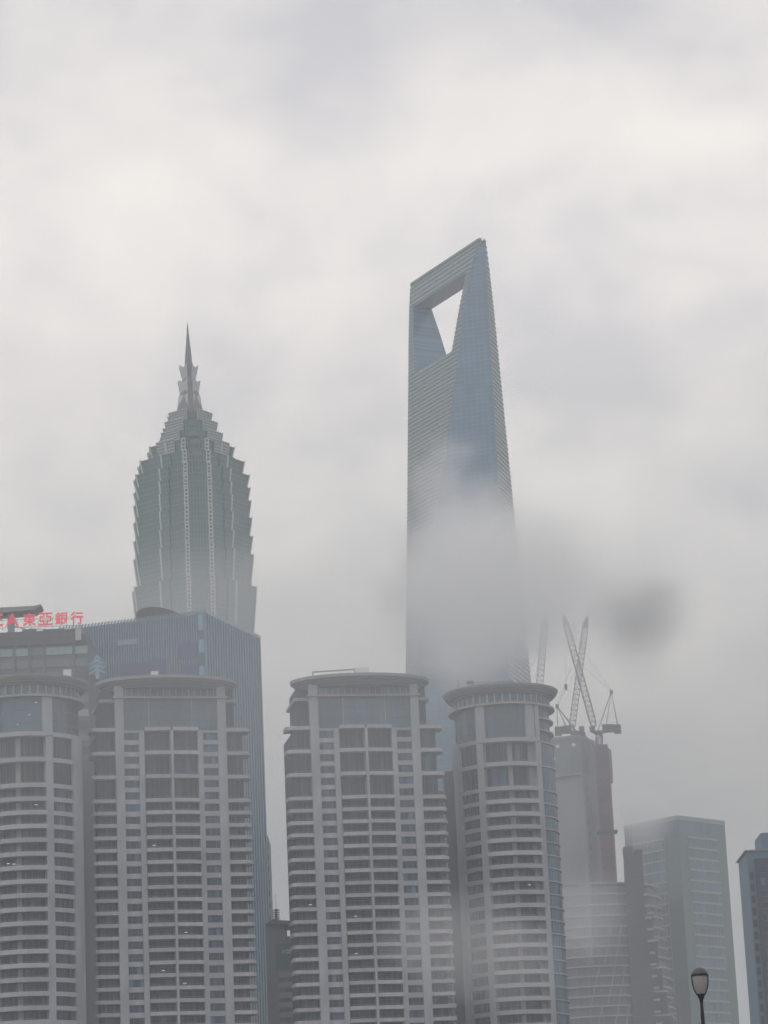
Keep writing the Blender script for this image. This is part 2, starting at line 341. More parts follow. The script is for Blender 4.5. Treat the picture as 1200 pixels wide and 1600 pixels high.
def tower_a(label, x, y, rz, lamps=(), rear_right=False, group='curved apartment towers by the river'):
    t = thing('apartment_tower', label, 'apartment tower', (x, y, 0), rz, group)
    b = MB()
    # pilasters and pillars of the front
    for s in (-1, 1):
        for x0, x1, y0 in ((6.6, 7.9, -.25), (11.6, 13.7, -.45)):
            a, c = sorted((s * x0, s * x1)); b.box(a, c, y0, 1.9, 3, 140.6, 0)
    b.box(-.3, .3, -1.95, 1.9, 3, 140.3, 0)
    for z0, z1 in TA + RA:
        n = 2 if z1 - z0 > 4 else 1
        for k in range(n):
            hh = (z1 - z0) / n; zb = z0 + k * hh
            for s in (-1, 1):
                a, c = sorted((s * 7.9, s * 11.6))
                b.box(a, c, 0.0, 1.9, zb - .0 + 2.34 + .25, zb + hh + .5 - .0, 0) if False else None
    b.obj('wall', STONE, t)
    # spandrels between the windows
    sp = MB().box(7.9, 11.6, .05, 1.9, 0, 1.18).mesh('spandrel', STONE); spl = MB().box(-11.6, -7.9, .05, 1.9, 0, 1.18).mesh('spandrel', STONE)
    zs = []
    for z0, z1 in TA: zs += [z1 - (z1 - z0) / 2, z0]
    for z0, z1 in RA: zs.append(z0)
    zprev = 140.6
    for z in zs:
        hh = zprev - z; sh = hh - 1.84
        for s, m_, xw in ((1, sp, 7.9), (-1, spl, -11.6)):
            put('spandrel', m_, t, (0, 0, z - .59 + 0), sc=(1, 1, sh / 1.18)) if z > ZA - 1 else None
            put('frame', WINA, put('window', WINPANE, t, (xw, .45, z - .59 + sh)))
        zprev = z
    b = MB()
    b.box(-11.6, -7.9, .05, 1.9, 140.6 - .59, 140.6); b.box(7.9, 11.6, .05, 1.9, 140.6 - .59, 140.6)
    b.obj('parapet', STONE, t)
    # body behind
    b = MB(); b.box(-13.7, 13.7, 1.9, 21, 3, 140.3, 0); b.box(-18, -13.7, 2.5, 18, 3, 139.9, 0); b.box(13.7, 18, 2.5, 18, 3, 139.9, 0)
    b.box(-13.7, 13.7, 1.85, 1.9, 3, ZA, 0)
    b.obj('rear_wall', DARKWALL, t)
    if rear_right:
        b = MB(); b.box(18, 20.6, 9, 17, 3, 126, 0); b.obj('rear_wall', SMB, t)
        zz = 124
        rb = MB().box(18, 21.3, 8.0, 17.4, -.3, .6).mesh('balcony', BALC)
        while zz > Z_CUT: put('balcony', rb, t, (0, 0, zz)); zz -= 3.02
    for z0, z1 in TA + RA:
        h = z1 - z0 - .28
        hk = 5.86 - .28 if h > 4 else 3.02 - .28
        for p_ in (BALL, BALR, WBL, WBR): balcony(p_, t, z0)
        for k in 'LRlr': put('glazing', GA[(k, hk)], t, (0, 0, z0))
    for p_ in (BALL, BALR, WBL, WBR): balcony(p_, t, 140.6)
    for z_, sx in lamps: put('ceiling_lamp', LAMPM if abs(sx) < 99 else LAMPS, t, (sx, 1.45, z_))
    # crown: glazed drum, ledge, frieze, cornice
    b = MB()
    for s in (-1, 1):
        a, c = sorted((s * 11.6, s * 13.7))
        MB().box(a, c, -.45, 1.2, 140.6, 148.5, 0).obj('corner_pillar', STONE, t); MB().box(a, c, -.35, 1.2, 148.95, 151.6, 0).obj('corner_pillar', STONE, t)
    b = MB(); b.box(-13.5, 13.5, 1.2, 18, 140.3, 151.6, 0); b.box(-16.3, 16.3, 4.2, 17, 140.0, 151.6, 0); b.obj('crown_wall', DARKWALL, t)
    for x0, x1 in ((-11.6, -5.4), (-5.2, 5.2), (5.4, 11.6)):
        b = MB(); b.box(x0, x1, .6, .7, 140.6, 148.5, 0); n = max(3, round((x1 - x0) / 1.5))
        for i in range(1, n): xx = x0 + (x1 - x0) * i / n; b.box(xx - .04, xx + .04, .5, .6, 140.6, 148.5, 1)
        for zz in (143.2, 145.9): b.box(x0, x1, .48, .6, zz, zz + .12, 1)
        b.obj('crown_glazing', [GLASSC, FRAME], t)
    for xx in (-5.3, 5.3): MB().box(xx - .12, xx + .12, .2, .6, 140.6, 148.5).obj('mullion', STONE2, t)
    b = MB(); b.box(-14.2, 14.2, -.95, 1.2, 148.5, 148.95, 0); b.box(-17.1, 17.1, 2.6, 17.6, 148.1, 148.85, 0); b.obj('ledge', STONE2, t)
    MB().box(-11.6, 11.6, .6, .7, 148.95, 151.6).obj('frieze', GLASSC, t)
    pm = MB().box(-.13, .13, .3, .6, 0, 2.65).mesh('frieze_post', STONE2)
    for i in range(15): put('frieze_post', pm, t, (-10.9 + i * 21.8 / 14, 0, 148.95))
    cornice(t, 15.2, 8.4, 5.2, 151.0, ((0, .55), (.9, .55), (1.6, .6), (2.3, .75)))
    return t

T2 = tower_a('apartment tower with elliptical cornice in front of the blue glass block, second from the left', -54.6, 695, R_(13),
             lamps=((122.3 - 3.02 * 4 + 2.35, -4.5), (122.3 - 3.02 * 11 + 2.3, 2.8), (122.3 - 3.02 * 15 + 2.2, 2.1), (122.3 - 3.02 * 14 + 2.3, -3.0)))
T3 = tower_a('apartment tower with flat elliptical cornice standing below and left of the mist wrapped skyscraper', -7.1, 703, R_(10),
             lamps=((122.3 - 3.02 * 9 + 2.2, -15), (122.3 - 3.02 * 10 + 2.2, -4.0), (122.3 - 3.02 * 13 + 2.2, -4.2)), rear_right=True)
tt = thing('roof_vent', 'small white box vent on the roof of the second apartment tower from the left', 'vent', (-58.2, 694.2, 153.45), R_(13))
MB().box(-.8, .8, -.8, .8, 0, 1.7).obj('vent_housing', WHITE, tt); MB().box(-.9, .9, -.9, .9, 1.7, 1.85).obj('vent_cap', WHITE, tt)
tt = thing('window_cleaning_cradle', 'long pale window cleaning gantry lying on the roof of the middle apartment tower', 'gantry', (-11.5, 700, 153.45), R_(10))
b = MB(); b.bar((-8, 0, .9), (2.5, 0, 1.5), .35); b.bar((-8, 0, 0), (-8, 0, .9), .3); b.bar((2.5, 0, 0), (2.5, 0, 1.5), .3); b.obj('boom', RAIL, tt)
b = MB(); b.box(2.6, 6.0, -.6, .6, .2, 1.9); b.obj('cradle', WHITE, tt)

# ---------------------------------------------------------------- apartment tower, round kind
TB, RB, ZB = levels(138.6, 2, 6.2, 3.28)
def tower_b(label, x, y, mirror, lamps=(), group='curved apartment towers by the river', dz=0.0, R=13.0):
    t = thing('apartment_tower', label, 'apartment tower', (x, y, dz), 0, group)
    s = -1 if mirror else 1
    def sec(ri, ro, a, c, n=8):
        a, c = (R_(a) * s, R_(c) * s)
        if a > c: a, c = c, a
        return sector(ri, ro, a, c, n)
    b = MB()                                   # pillars
    b.prism(sec(R - 2.6, R + .25, -33, -25, 3), 3, 138.4); b.prism(sec(R - 2.6, R + .25, 36.5, 44, 3), 3, 138.4)
    b.prism(sec(R - 2.6, R + .2, -84, -61, 6), 3, 139.4)
    b.obj('wall', STONE, t)
    b = MB(); b.prism(sec(2, R - 1.9, -92, 180, 40), 3, 138.0); b.prism(sec(2, R - 1.9, 180, 268, 16), 3, 138.0)
    b.obj('rear_wall', DARKWALL, t)
    b = MB(); a, c = sorted((s * -15.6, s * -11.5)); b.box(a, c, 1.5, 11, 3, 134); b.obj('rear_shaft', SMB, t)
    # bay parts
    def meshes(h):
        g = MB(); g.prism(sec(R - 1.85, R - 1.7, -25, 36.5, 10), 0, h, 0)
        for i in range(9):
            q = -25 + 61.5 * i / 8; g.prism(sec(R - 1.7, R - 1.58, q - .25, q + .25, 1), 0, h, 1)
        g.prism(sec(R - 1.7, R - 1.3, 2.5, 8.5, 2), 0, h, 2); g.prism(sec(R - 1.7, R - 1.2, 30, 36.5, 2), 0, h, 2)
        wn = MB(); wn.prism(sec(R - 1.0, R - .9, -61, -33, 5), 0, h, 0)
        for q in (-60.5, -54, -47, -40, -33.5): wn.prism(sec(R - .9, R - .78, q - .3, q + .3, 1), 0, h, 1)
        wn.prism(sec(R - .9, R - .5, -61, -54, 2), 0, h, 2)
        cg = MB(); cg.prism(sec(R - .25, R - .1, 44, 108, 14), 0, h, 0)
        for q in range(48, 108, 6): cg.prism(sec(R - .1, R - .04, q - .2, q + .2, 1), 0, h, 1)
        return (g.mesh('glazing', [GLASS2, FRAME, STONE2]), wn.mesh('window', [GLASS, FRAME, DARKWALL]), cg.mesh('curved_window', [GLASSC, FRAME]))
    bl = MB(); bl.prism(sec(R - 1.9, R + .75, -25, 36.5, 12), -.3, 0, 0); bl.prism(sec(R + .57, R + .75, -25, 36.5, 12), 0, .78, 0)
    blb = bl.mesh('balcony', [BALC]); bl = MB()
    for i in range(8):
        q0, q1 = R_(-25 + 61.5 * i / 8) * s, R_(-25 + 61.5 * (i + 1) / 8) * s; r = R + .66
        bl.bar((r * math.sin(q0), -r * math.cos(q0), 1.1), (r * math.sin(q1), -r * math.cos(q1), 1.1), .07, 1)
        bl.bar((r * math.sin(q1), -r * math.cos(q1), .78), (r * math.sin(q1), -r * math.cos(q1), 1.1), .05, 1)
    bl = (blb, bl.mesh('rail', [BALC, RAIL]))
    sl = MB().prism(sec(R - 1.9, R + .1, -61, -33, 5), -.3, .75, 0).mesh('spandrel', STONE)
    rg = MB().prism(sec(R - 1.9, R + .22, 44, 108, 16), -.2, .12, 0).mesh('ring_ledge', BALC)
    mt, mr_ = meshes(6.2 - .3), meshes(3.28 - .3)
    for lst, mm in ((TB, mt), (RB, mr_)):
        for z0, z1 in lst:
            put('glazing', mm[0], t, (0, 0, z0)); put('window', mm[1], t, (0, 0, z0)); put('curved_window', mm[2], t, (0, 0, z0))
            balcony(bl, t, z0); put('spandrel', sl, t, (0, 0, z0)); put('ring_ledge', rg, t, (0, 0, z0))
    balcony(bl, t, 138.6); put('spandrel', sl, t, (0, 0, 138.6)); put('ring_ledge', rg, t, (0, 0, 138.6))
    # crown
    Z0, Z1, Z2 = 138.6, 148.0, 148.5
    b = MB(); b.prism(arc(R - 1.6, -math.pi, math.pi, 47)[:-1], 138.0, 152); b.obj('crown_wall', DARKWALL, t)
    for a, c in ((-33, -22), (26, 36.5), (38, 44)):
        MB().prism(sec(R - 1.6, R + .15, a, c, 3), Z0, Z1).obj('crown_pillar', STONE, t)
    for a, c in ((-88, -33.2), (-21.8, 25.8), (44.2, 108)):
        b = MB(); b.prism(sec(R - 1.0, R - .88, a, c, 12), Z0, Z1, 0)
        n = int((c - a) / 7)
        for i in range(n + 1): q = a + (c - a) * i / n; b.prism(sec(R - .88, R - .8, q - .25, q + .25, 1), Z0, Z1, 1)
        for zz in (Z0 + 3, Z0 + 6.2): b.prism(sec(R - .88, R - .78, a, c, 12), zz, zz + .14, 1)
        b.obj('crown_glazing', [GLASSC, FRAME], t)
    if True:
        for zz in (Z0 + 3.2, Z0 + 6.3): put('ring_ledge', rg, t, (0, 0, zz))
    ring = lambda r: arc(r, -math.pi, math.pi, 56)[:-1]
    MB().prism(ring(R + .75), Z1, Z2).obj('ledge', STONE2, t)
    MB().prism(ring(R - .9), Z2, 151.3).obj('frieze', GLASSC, t)
    pm = MB().box(-.17, .17, -(R - .45), -(R - .95), 0, 2.8).mesh('frieze_post', STONE)
    for i in range(40): put('frieze_post', pm, t, (0, 0, Z2), rz=2 * math.pi * i / 40)
    z = 151.0
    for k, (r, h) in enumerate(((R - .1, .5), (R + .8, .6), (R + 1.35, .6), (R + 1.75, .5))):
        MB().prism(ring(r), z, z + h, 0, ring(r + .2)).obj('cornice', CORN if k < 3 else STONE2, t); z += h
    for zz, xx in lamps:
        put('ceiling_lamp', LAMPS if zz > 200 else LAMPM, t, (xx, -math.sqrt((R - 1.5) ** 2 - xx * xx), zz % 200))
    return t
T4 = tower_b('round apartment tower with circular cornice, rightmost of the four pale apartment towers', 27.9, 731, False, lamps=((122.9 - 3.28 * 6 - 1.0, 4.3),))
T1 = tower_b('round apartment tower below the red bank sign, cut off at the left of the photo', -88.8, 690, True,
             lamps=((143.6, 1.8), (146.6, 3.4), (141.4, -1.0), (122.0, 3.0), (121.4 - 3.28 * 4, -3.8), (121.2 - 3.28 * 4, -2.4)), dz=-1.0)
for o in list(T1.children):
    if o.name.startswith('ceiling_lamp') and o.location.z > 125: o.scale = (.6, 1, .8); o.location.y -= 1.0
tt = thing('roof_vent', 'small white box vent on the roof edge below the red bank sign', 'vent', (-78.2, 681.5, 152.2))
MB().box(-.9, .9, -.8, .8, 0, 1.6).obj('vent_housing', WHITE, tt); MB().box(-1, 1, -.9, .9, 1.6, 1.75).obj('vent_cap', WHITE, tt)
tt = thing('window_cleaning_cradle', 'thin dark window cleaning boom on the roof of the rightmost round tower', 'gantry', (22, 722, 153.2))
b = MB(); b.bar((-5, 0, 0), (-5, 0, 2.3), .2); b.bar((-3, 0, 1.6), (9, 0, 1.3), .22); b.bar((-1.2, 0, 0), (-1.2, 0, 2.0), .3); b.bar((9, 0, 0), (9, 0, 1.3), .25); b.obj('boom', RAIL, tt)
MB().box(-2.8, -1.4, -.5, .5, 1.2, 1.9).obj('winch_box', FRAME, tt)

# ---------------------------------------------------------------- bank office with the red roof sign
t = thing('bank_office', 'blue grey office block with green window bands below the red roof sign', 'office block', (0, 0, 0))
b = MB(); b.box(-132, -85.1, 795, 817, 3, 188.2, 0); b.box(-132, -87.5, 795.3, 816, 188.2, 190.2, 0); b.obj('wall', BEAW, t)
MB().box(-132, -86.2, 794.0, 795, 185.9, 188.4).obj('dark_parapet', DARKB, t)
bays = [(-128, -118.5), (-117.8, -110.9), (-110.3, -106.5), (-105.8, -102.2), (-101.7, -98), (-97.2, -89.7), (-89.0, -85.4)]
z = 183.0
pcols = [mat('lit_pane', (0.27, 0.36, 0.33), .4, .5), mat('dim_pane', (0.12, 0.165, 0.18), .3, .6), mat('dark_pane', (0.05, 0.065, 0.10), .2, .6)]
row = 0
while z > 120:
    for k, (x0, x1) in enumerate(bays):
        r = random.random()
        mt_ = pcols[0] if (row in (0, 5) and k in (0, 1, 2, 3, 5, 6)) else pcols[1] if r < .6 else pcols[2]
        if row == 1: mt_ = pcols[1]
        bb_ = MB().box(x0, x1, 794.75, 794.98, 0, 2.2 if row != 5 else 2.0)
        for q in range(1, int((x1 - x0) / 1.8)): bb_.box(x0 + q * 1.8, x0 + q * 1.8 + .1, 794.65, 794.75, 0, 2.0, 1)
        bb_.obj('window', [mt_, FRAME], t, (0, 0, z))
    z -= 3.6; row += 1
for (x0, x1) in bays[:-1]: MB().box(x1, x1 + .7, 794.3, 795, 120, 185.9).obj('pier', BEAW, t)
# roof lantern details
b = MB(); b.box(-104, -100, 796, 799, 190.2, 191.0); b.box(-98, -92, 796, 800, 190.2, 190.8); b.obj('roof_plant', NVL, t)
t = thing('roof_canopy', 'thin grey tilted canopy blade rising over the red bank letters', 'canopy', (0, 0, 0))
b = MB(); b.loft([[(-128, 802, 197.0), (-128, 810, 197.0), (-128, 810, 199.0), (-128, 802, 199.0)], [(-101.5, 802, 198.0), (-101.5, 810, 198.0), (-101.5, 810, 199.2), (-101.5, 802, 199.2)], [(-99.4, 803, 199.2), (-99.4, 809, 199.2), (-99.4, 809, 199.8), (-99.4, 803, 199.8)]]); b.obj('blade', CONC, t)
b = MB(); b.box(-109.2, -107.4, 804, 806, 190.2, 197.9); b.box(-126, -124, 804, 806, 190.2, 197.1); b.obj('post', CONC, t)
b = MB(); pts = [(-107.4, 805, 194.2), (-104, 805, 193.0), (-100, 805, 191.6), (-96, 805, 190.8), (-91, 805, 190.5)]
for p, q in zip(pts[:-1], pts[1:]): b.bar(p, q, .3)
b.bar((-103, 805, 193.2), (-87, 805, 191.8), .25); b.obj('brace', CONC, t)
tt = thing('roof_vent', 'pale grey box standing under the right end of the red bank letters', 'vent', (-87.6, 793.9, 186.6))
MB().box(-1.0, .6, -.7, .7, 0, 3.6).obj('vent_housing', mat('pale_grey_box', (.5, .5, .5), .7, .3), tt); MB().box(-1.15, .75, -.8, .8, 3.6, 3.8).obj('vent_cap', WHITE, tt)

def glyph(ch, size, m, parent, loc, name='letter', bold=0.0, sx=1.0, ext=.12):
    cu = bpy.data.curves.new(name, 'FONT'); cu.body = ch; cu.size = size; cu.extrude = ext; cu.offset = bold
    cu.align_x = 'CENTER'; cu.resolution_u = 2
    tmp = bpy.data.objects.new('tmp', cu); COL.objects.link(tmp); bpy.context.view_layer.update()
    me = bpy.data.meshes.new_from_object(tmp.evaluated_get(bpy.context.evaluated_depsgraph_get()))
    bpy.data.objects.remove(tmp, do_unlink=True); bpy.data.curves.remove(cu)
    me.materials.clear(); me.materials.append(m)
    zs_ = [v.co.y for v in me.vertices]; xs_ = [v.co.x for v in me.vertices]
    cx = (min(xs_) + max(xs_)) / 2; h = max(zs_) - min(zs_); k = size / h; z0 = min(zs_)
    for v in me.vertices: v.co = ((v.co.x - cx) * k * sx, -v.co.z, (v.co.y - z0) * k)
    o = put(name, me, parent, loc); return o
t = thing('rooftop_sign', 'red lit rooftop letters EA and four Chinese characters on the office roof', 'sign', (0, 792.5, 190.9))
for ch, xx, zz, sx in (('B', -114.9, .65, 1.0), ('E', -110.15, .5, 1.0), ('A', -106.3, .35, 1.02), ('東', -101.4, .25, 1), ('亞', -96.9, .2, 1), ('銀', -92.35, .15, 1), ('行', -88.0, .1, 1)):
    glyph(ch, 3.65, RED, t, (xx, 0, zz), bold=.07, sx=sx)
b = MB(); b.bar((-117, .4, .1), (-86, .4, -.1), .16); b.bar((-117, .4, 2.3), (-86, .4, 2.1), .12)
for i in range(16): b.bar((-117 + i * 2, .4, -.7), (-117 + i * 2, .4, 2.4), .12)
b.obj('sign_frame', RAIL, t)

# ---------------------------------------------------------------- finned glass block
P0, P1, P2 = Vector((-53.9, 819.2)), Vector((-98, 833.66)), Vector((-39.7, 857.3)); P3 = P1 + P2 - P0
t = thing('glass_office_block', 'large blue grey glass block with fine vertical fins behind the apartment towers', 'office block', (0, 0, 0))
poly = [tuple(p) for p in (P0, P2, P3, P1)]
b = MB(); b.prism(poly, 3, 198.6); b.obj('wall', TEALG, t)
def along(b, A, B, off, z0, z1, step, wdt, dep, mi=0):
    d = (B - A); ln = d.length; d.normalize(); n = Vector((d.y, -d.x))
    k = 0.0
    while k < ln - wdt:
        a = A + d * k; q = a + d * wdt
        P = [a + n * off, q + n * off, q + n * (off + dep), a + n * (off + dep)]
        b.prism([tuple(p) for p in P], z0, z1, mi) if (n.y < 0) else b.prism([tuple(p) for p in P[::-1]], z0, z1, mi)
        k += step
b = MB(); along(b, P1, P0, 0, 3, 198.6, .80, .16, .30); along(b, P0, P2, 0, 3, 198.6, 1.9, .55, .5); b.obj('fins', FIN, t, kind='stuff')
def panel(name, A, B, u0, u1, z0, z1, m, off=.05, dep=.12):
    d = (B - A).normalized(); n = Vector((d.y, -d.x)); a = A + d * u0; q = A + d * u1
    P = [a + n * off, a + n * (off + dep), q + n * (off + dep), q + n * off]
    return MB().prism([tuple(p) for p in P], z0, z1).obj(name, m, t)
# floor joints
def floor_bands(A, B, z0, z1):
    d = (B - A); ln = d.length; d.normalize(); n = Vector((d.y, -d.x)); P = [A + n * .02, A + n * .16, B + n * .16, B + n * .02]
    MB().prism([tuple(p) for p in P], z0, z1).obj('floor_joint', DBLUEP, t)
zz = 194.5
while zz > 70: floor_bands(P1, P0, zz, zz + .4); zz -= 4.2
W = (P0 - P1).length
panel('louvre_band', P1, P0, W - 26.5, W - 12.5, 181.5, 186.3, PURP, .1, .3)
panel('louvre_band', P1, P0, W - 7.5, W - 2.2, 178, 184.0, PURP, .1, .3)
panel('louvre_band', P1, P0, W - 8.5, W - 2.2, 186.0, 190.2, PURP, .1, .3)
panel('louvre_band', P1, P0, W - 27.5, W - 21.0, 192.0, 193.6, FIN, .1, .3)
for (z0, z1, m_) in ((193.8, 198.4, BLUEP), (191.0, 193.8, DBLUEP), (187.2, 191.0, BLUEP), (183.0, 187.2, DBLUEP), (179, 183.0, BLUEP), (175, 179, DBLUEP), (171, 175, BLUEP)):
    panel('corner_panel', P1, P0, W - 1.7, W - .05, z0, z1, m_, .32, .12)
# roof edge with slanted blades
b = MB(); b.prism([tuple(p) for p in (P0, P2, P3, P1)], 198.6, 199.0); b.obj('roof_edge', FIN, t)
b = MB()
for A, B, st in ((P1, P0, 1.05), (P0, P2, 1.3)):
    d = (B - A); ln = d.length; d.normalize(); n = Vector((d.y, -d.x)); k = 0
    while k < ln:
        a = A + d * k; q = a + d * .75
        b.bar((a.x + n.x * .3, a.y + n.y * .3, 198.8), (q.x + n.x * .3, q.y + n.y * .3, 199.8), .42); k += st
b.obj('roof_blades', FIN, t, kind='stuff')
# dark arched roof plant on the block, seen against the pagoda tower
t = thing('arched_roof_shed', 'dark brown arched shed roof rising behind the edge of the glass block', 'shed', (-68.5, 846, 198.6))
ang = math.atan2(P0.y - P1.y, P0.x - P1.x)
pf = [(-7.2, 0), (-7.2, 6.6), (-6.2, 7.5), (-4.5, 8.1), (-2, 8.3), (.5, 7.9), (3, 7.1), (5.4, 6.0), (7.0, 5.0), (7.0, 0)]
b = MB(); b.loft([[(x, -4, z) for x, z in pf], [(x, 6, z) for x, z in pf]]); b.obj('shed_roof', BROWN, t)
b = MB()
for i in range(6): xx = -6.5 + i * 2.6; b.box(xx, xx + .25, -4.3, -4.0, 0, 2)
b.obj('rib', DARKB, t)
# fir tree emblem
t = thing('tree_emblem_sign', 'pale blue fir tree emblem on a round teal disc between two towers', 'sign', (-82.2, 790, 177.9))
MB().loft([[(2.55 * math.cos(q), y_, 2.55 * math.sin(q)) for q in [2 * math.pi * i / 32 for i in range(32)]] for y_ in (.0, .35)]).obj('disc', mat('teal_disc', (.07, .24, .27), .5, .4), t)
EMB = mat('emblem_blue', (0.26, 0.38, 0.48), .5, .3)
for k, (zc, hw) in enumerate(((3.6, 1.0), (2.3, 1.5), (1.05, 1.95), (-.25, 2.35))):
    P = [(-hw, zc - 1.35 - k * .05), (0, zc), (hw, zc - 1.35 - k * .05), (hw * .93, zc - 1.85), (0, zc - .85), (-hw * .93, zc - 1.85)]
    MB().loft([[(x, y_, z) for x, z in P] for y_ in (-.35, -.05)]).obj('bough', EMB, t)
MB().box(-.55, .55, -.3, -.04, -3.5, .5).obj('trunk', EMB, t)
b = MB(); b.bar((0, .4, -1), (0, 5, -1), .5); b.bar((-1.5, .4, .5), (-2.9, 5, .5), .4); b.bar((0, 4, -1), (-2.9, 5, -1), .4); b.obj('bracket', RAIL, t)

# thin block behind the glass block
t = thing('slab_office', 'narrow grey slab of a building edging out behind the glass block', 'office block', (0, 0, 0))
MB().box(-56, -41.3, 905, 925, 3, 146).obj('wall', BEAW, t)
jb = MB().box(-56, -41.1, 904.7, 905, 0, 1.6).mesh('window_band', GLASS)
for k in range(22): put('window_band', jb, t, (0, 0, 142 - k * 3.8))

# ---------------------------------------------------------------- small block with the pagoda mast
t = thing('small_office', 'small grey office with striped floors in the gap between two apartment towers', 'office block', (0, 0, 0))
b = MB(); b.box(-36, -22, 760, 775, 3, 95.6, 0); b.box(-36, -30.9, 760.5, 773, 95.6, 100.3, 0); b.obj('wall', SMB, t)
b = MB(); b.loft([[(-36, 759.5, 100.3), (-26, 759.5, 99.8), (-26, 774, 99.8), (-36, 774, 100.3)], [(-34, 759.5, 101.3), (-26, 759.5, 100.4), (-26, 774, 100.4), (-34, 774, 101.3)]]); b.obj('roof', DARKB, t)
MB().box(-30.9, -26, 762, 772, 95.6, 97.0).obj('roof_house', SMB, t)
MB().box(-33.6, -24, 759.85, 760, 88.2, 95.0).obj('sign_panel', SMG, t)
fb = MB().box(-33.0, -22.5, 759.4, 760, 0, 1.4).mesh('floor_band', mat('floor_band_grey', (.24, .26, .28), .8, .2)); wb = MB().box(-33.0, -22.5, 759.9, 760, 0, 1.1).mesh('window_band', GLASS)
zz = 86.0
while zz > 60:
    put('floor_band', fb, t, (0, 0, zz)); put('window_band', wb, t, (0, 0, zz - 1.25)); zz -= 2.6
PALEL = mat('pale_letters', (.6, .58, .5), .6, .2)
for ch, xx in (('中', -31.4), ('国', -30.2), ('人', -28.9)): glyph(ch, 1.15, PALEL, t, (xx, 759.75, 92.2), bold=.01, ext=.05)
t = thing('roof_mast', 'slim mast with five stacked discs on the small office roof', 'mast', (-33.25, 764, 101.0))
MB().box(-.28, .28, -.28, .28, 0, 3.6).obj('mast_base', DARKB, t)
MB().bar((0, 0, 3.6), (0, 0, 7.6), .12).obj('needle', DARKB, t)
dm = MB().prism(arc(.95, -math.pi, math.pi, 12)[:-1], 0, .16).mesh('disc', DARKB)
for k in range(5): put('disc', dm, t, (0, 0, .9 + k * .58))

# ---------------------------------------------------------------- pagoda skyscraper
t = thing('pagoda_skyscraper', 'tiered dark glass skyscraper with flaring setbacks and a silver spire', 'skyscraper', (-83.4, 1211.3, 0), R_(-35))
def jpoly(hw, z, bay=4.8, prot=.8):
    h = hw - prot; c = max(bay + .01, hw - 8.1); bw = min(bay, h * .7); c = max(bw + .01, min(c, h - .4))
    q = [(-c, -h), (-bw, -h), (-bw, -hw), (bw, -hw), (bw, -h), (c, -h), (h, -c)]
    out = []
    for k in range(4):
        for x, y in q:
            for _ in range(k): x, y = -y, x
            out.append((x, y, z))
    out2 = []
    for i, p in enumerate(out):
        out2.append(p)
    return out2
tiers = [ # z_top, z_bottom, half width at top, at bottom
 (379.7, 374.7, 8.4, 7.3), (374.9, 369.1, 11.2, 10.1), (369.3, 363.9, 13.9, 12.8), (364.1, 357.5, 17.4, 16.2), (357.7, 351.3, 20.4, 19.4),
 (351.5, 345.5, 21.8, 20.8), (345.7, 339.7, 21.9, 21.0), (339.9, 331.9, 22.0, 21.1), (332.1, 323.6, 22.1, 21.1), (323.8, 315.5, 22.2, 21.2),
 (315.7, 301.2, 22.3, 21.0), (301.4, 280, 22.9, 21.5), (280.2, 250, 22.9, 21.6), (250.2, 3, 22.9, 22.3)]
nfin = MB(); nfl = MB()
for zt, zb, ht, hb in tiers:
    top, bot = jpoly(ht, zt), jpoly(hb, zb)
    b = MB(); b.loft([bot, top]); b.obj('tier', JGLASS, t)
    if zb < 200: continue
    K = len(top)
    for i in range(K):
        a0, a1, c0, c1 = Vector(bot[i]), Vector(bot[(i + 1) % K]), Vector(top[i]), Vector(top[(i + 1) % K])
        ln = (c1 - c0).length; n = max(1, round(ln / 1.25))
        if ln < 1.2: continue
        for k in range(n):
            u = (k + .5) / n; nfin.bar(a0.lerp(a1, u), c0.lerp(c1, u), .26)
        hh = zt - zb; m_ = max(2, round(hh / 2.1))
        for k in range(m_):
            u = k / m_; p, q = a0.lerp(c0, u), a1.lerp(c1, u); nfl.bar(p, q, .34)
nfin.obj('facade_fins', JFIN, t, kind='stuff'); nfl.obj('floor_lines', JFIN, t, kind='stuff')
# bright tubes and ladders, one piece per tier on every side
for ti, (zt, zb, ht, hb) in enumerate(tiers[3:13]):
    for k in range(4):
        rot = Matrix.Rotation(k * math.pi / 2, 3, 'Z')
        def Rv(x, y, z): return rot @ Vector((x, y, z))
        MB().bar(Rv(0, -hb - .25, zb), Rv(0, -ht - .25, zt), .75).obj('bright_tube', JLIGHT, t)
        for sg in (1,):
            cb, ct = max(4.9, hb - 8.1), max(4.9, ht - 8.1)
            for (pb, pt) in (((cb + .3, -(hb - .8) - .2), (ct + .3, -(ht - .8) - .2)), ((hb - .8 + .2, -cb - .3), (ht - .8 + .2, -ct - .3))):
                b = MB(); w_ = .75
                for s2 in (-w_, w_):
                    b.bar(Rv(pb[0] + s2 * .7, pb[1] + s2 * .7, zb), Rv(pt[0] + s2 * .7, pt[1] + s2 * .7, zt), .42)
                n = max(3, int((zt - zb) / 1.5))
                for i in range(n + 1):
                    u = i / n; x0 = pb[0] + (pt[0] - pb[0]) * u; y0 = pb[1] + (pt[1] - pb[1]) * u; z0 = zb + (zt - zb) * u
                    b.bar(Rv(x0 - w_ * .7, y0 - w_ * .7, z0), Rv(x0 + w_ * .7, y0 + w_ * .7, z0), .6)
                b.obj('ladder_column', JLIGHT, t)
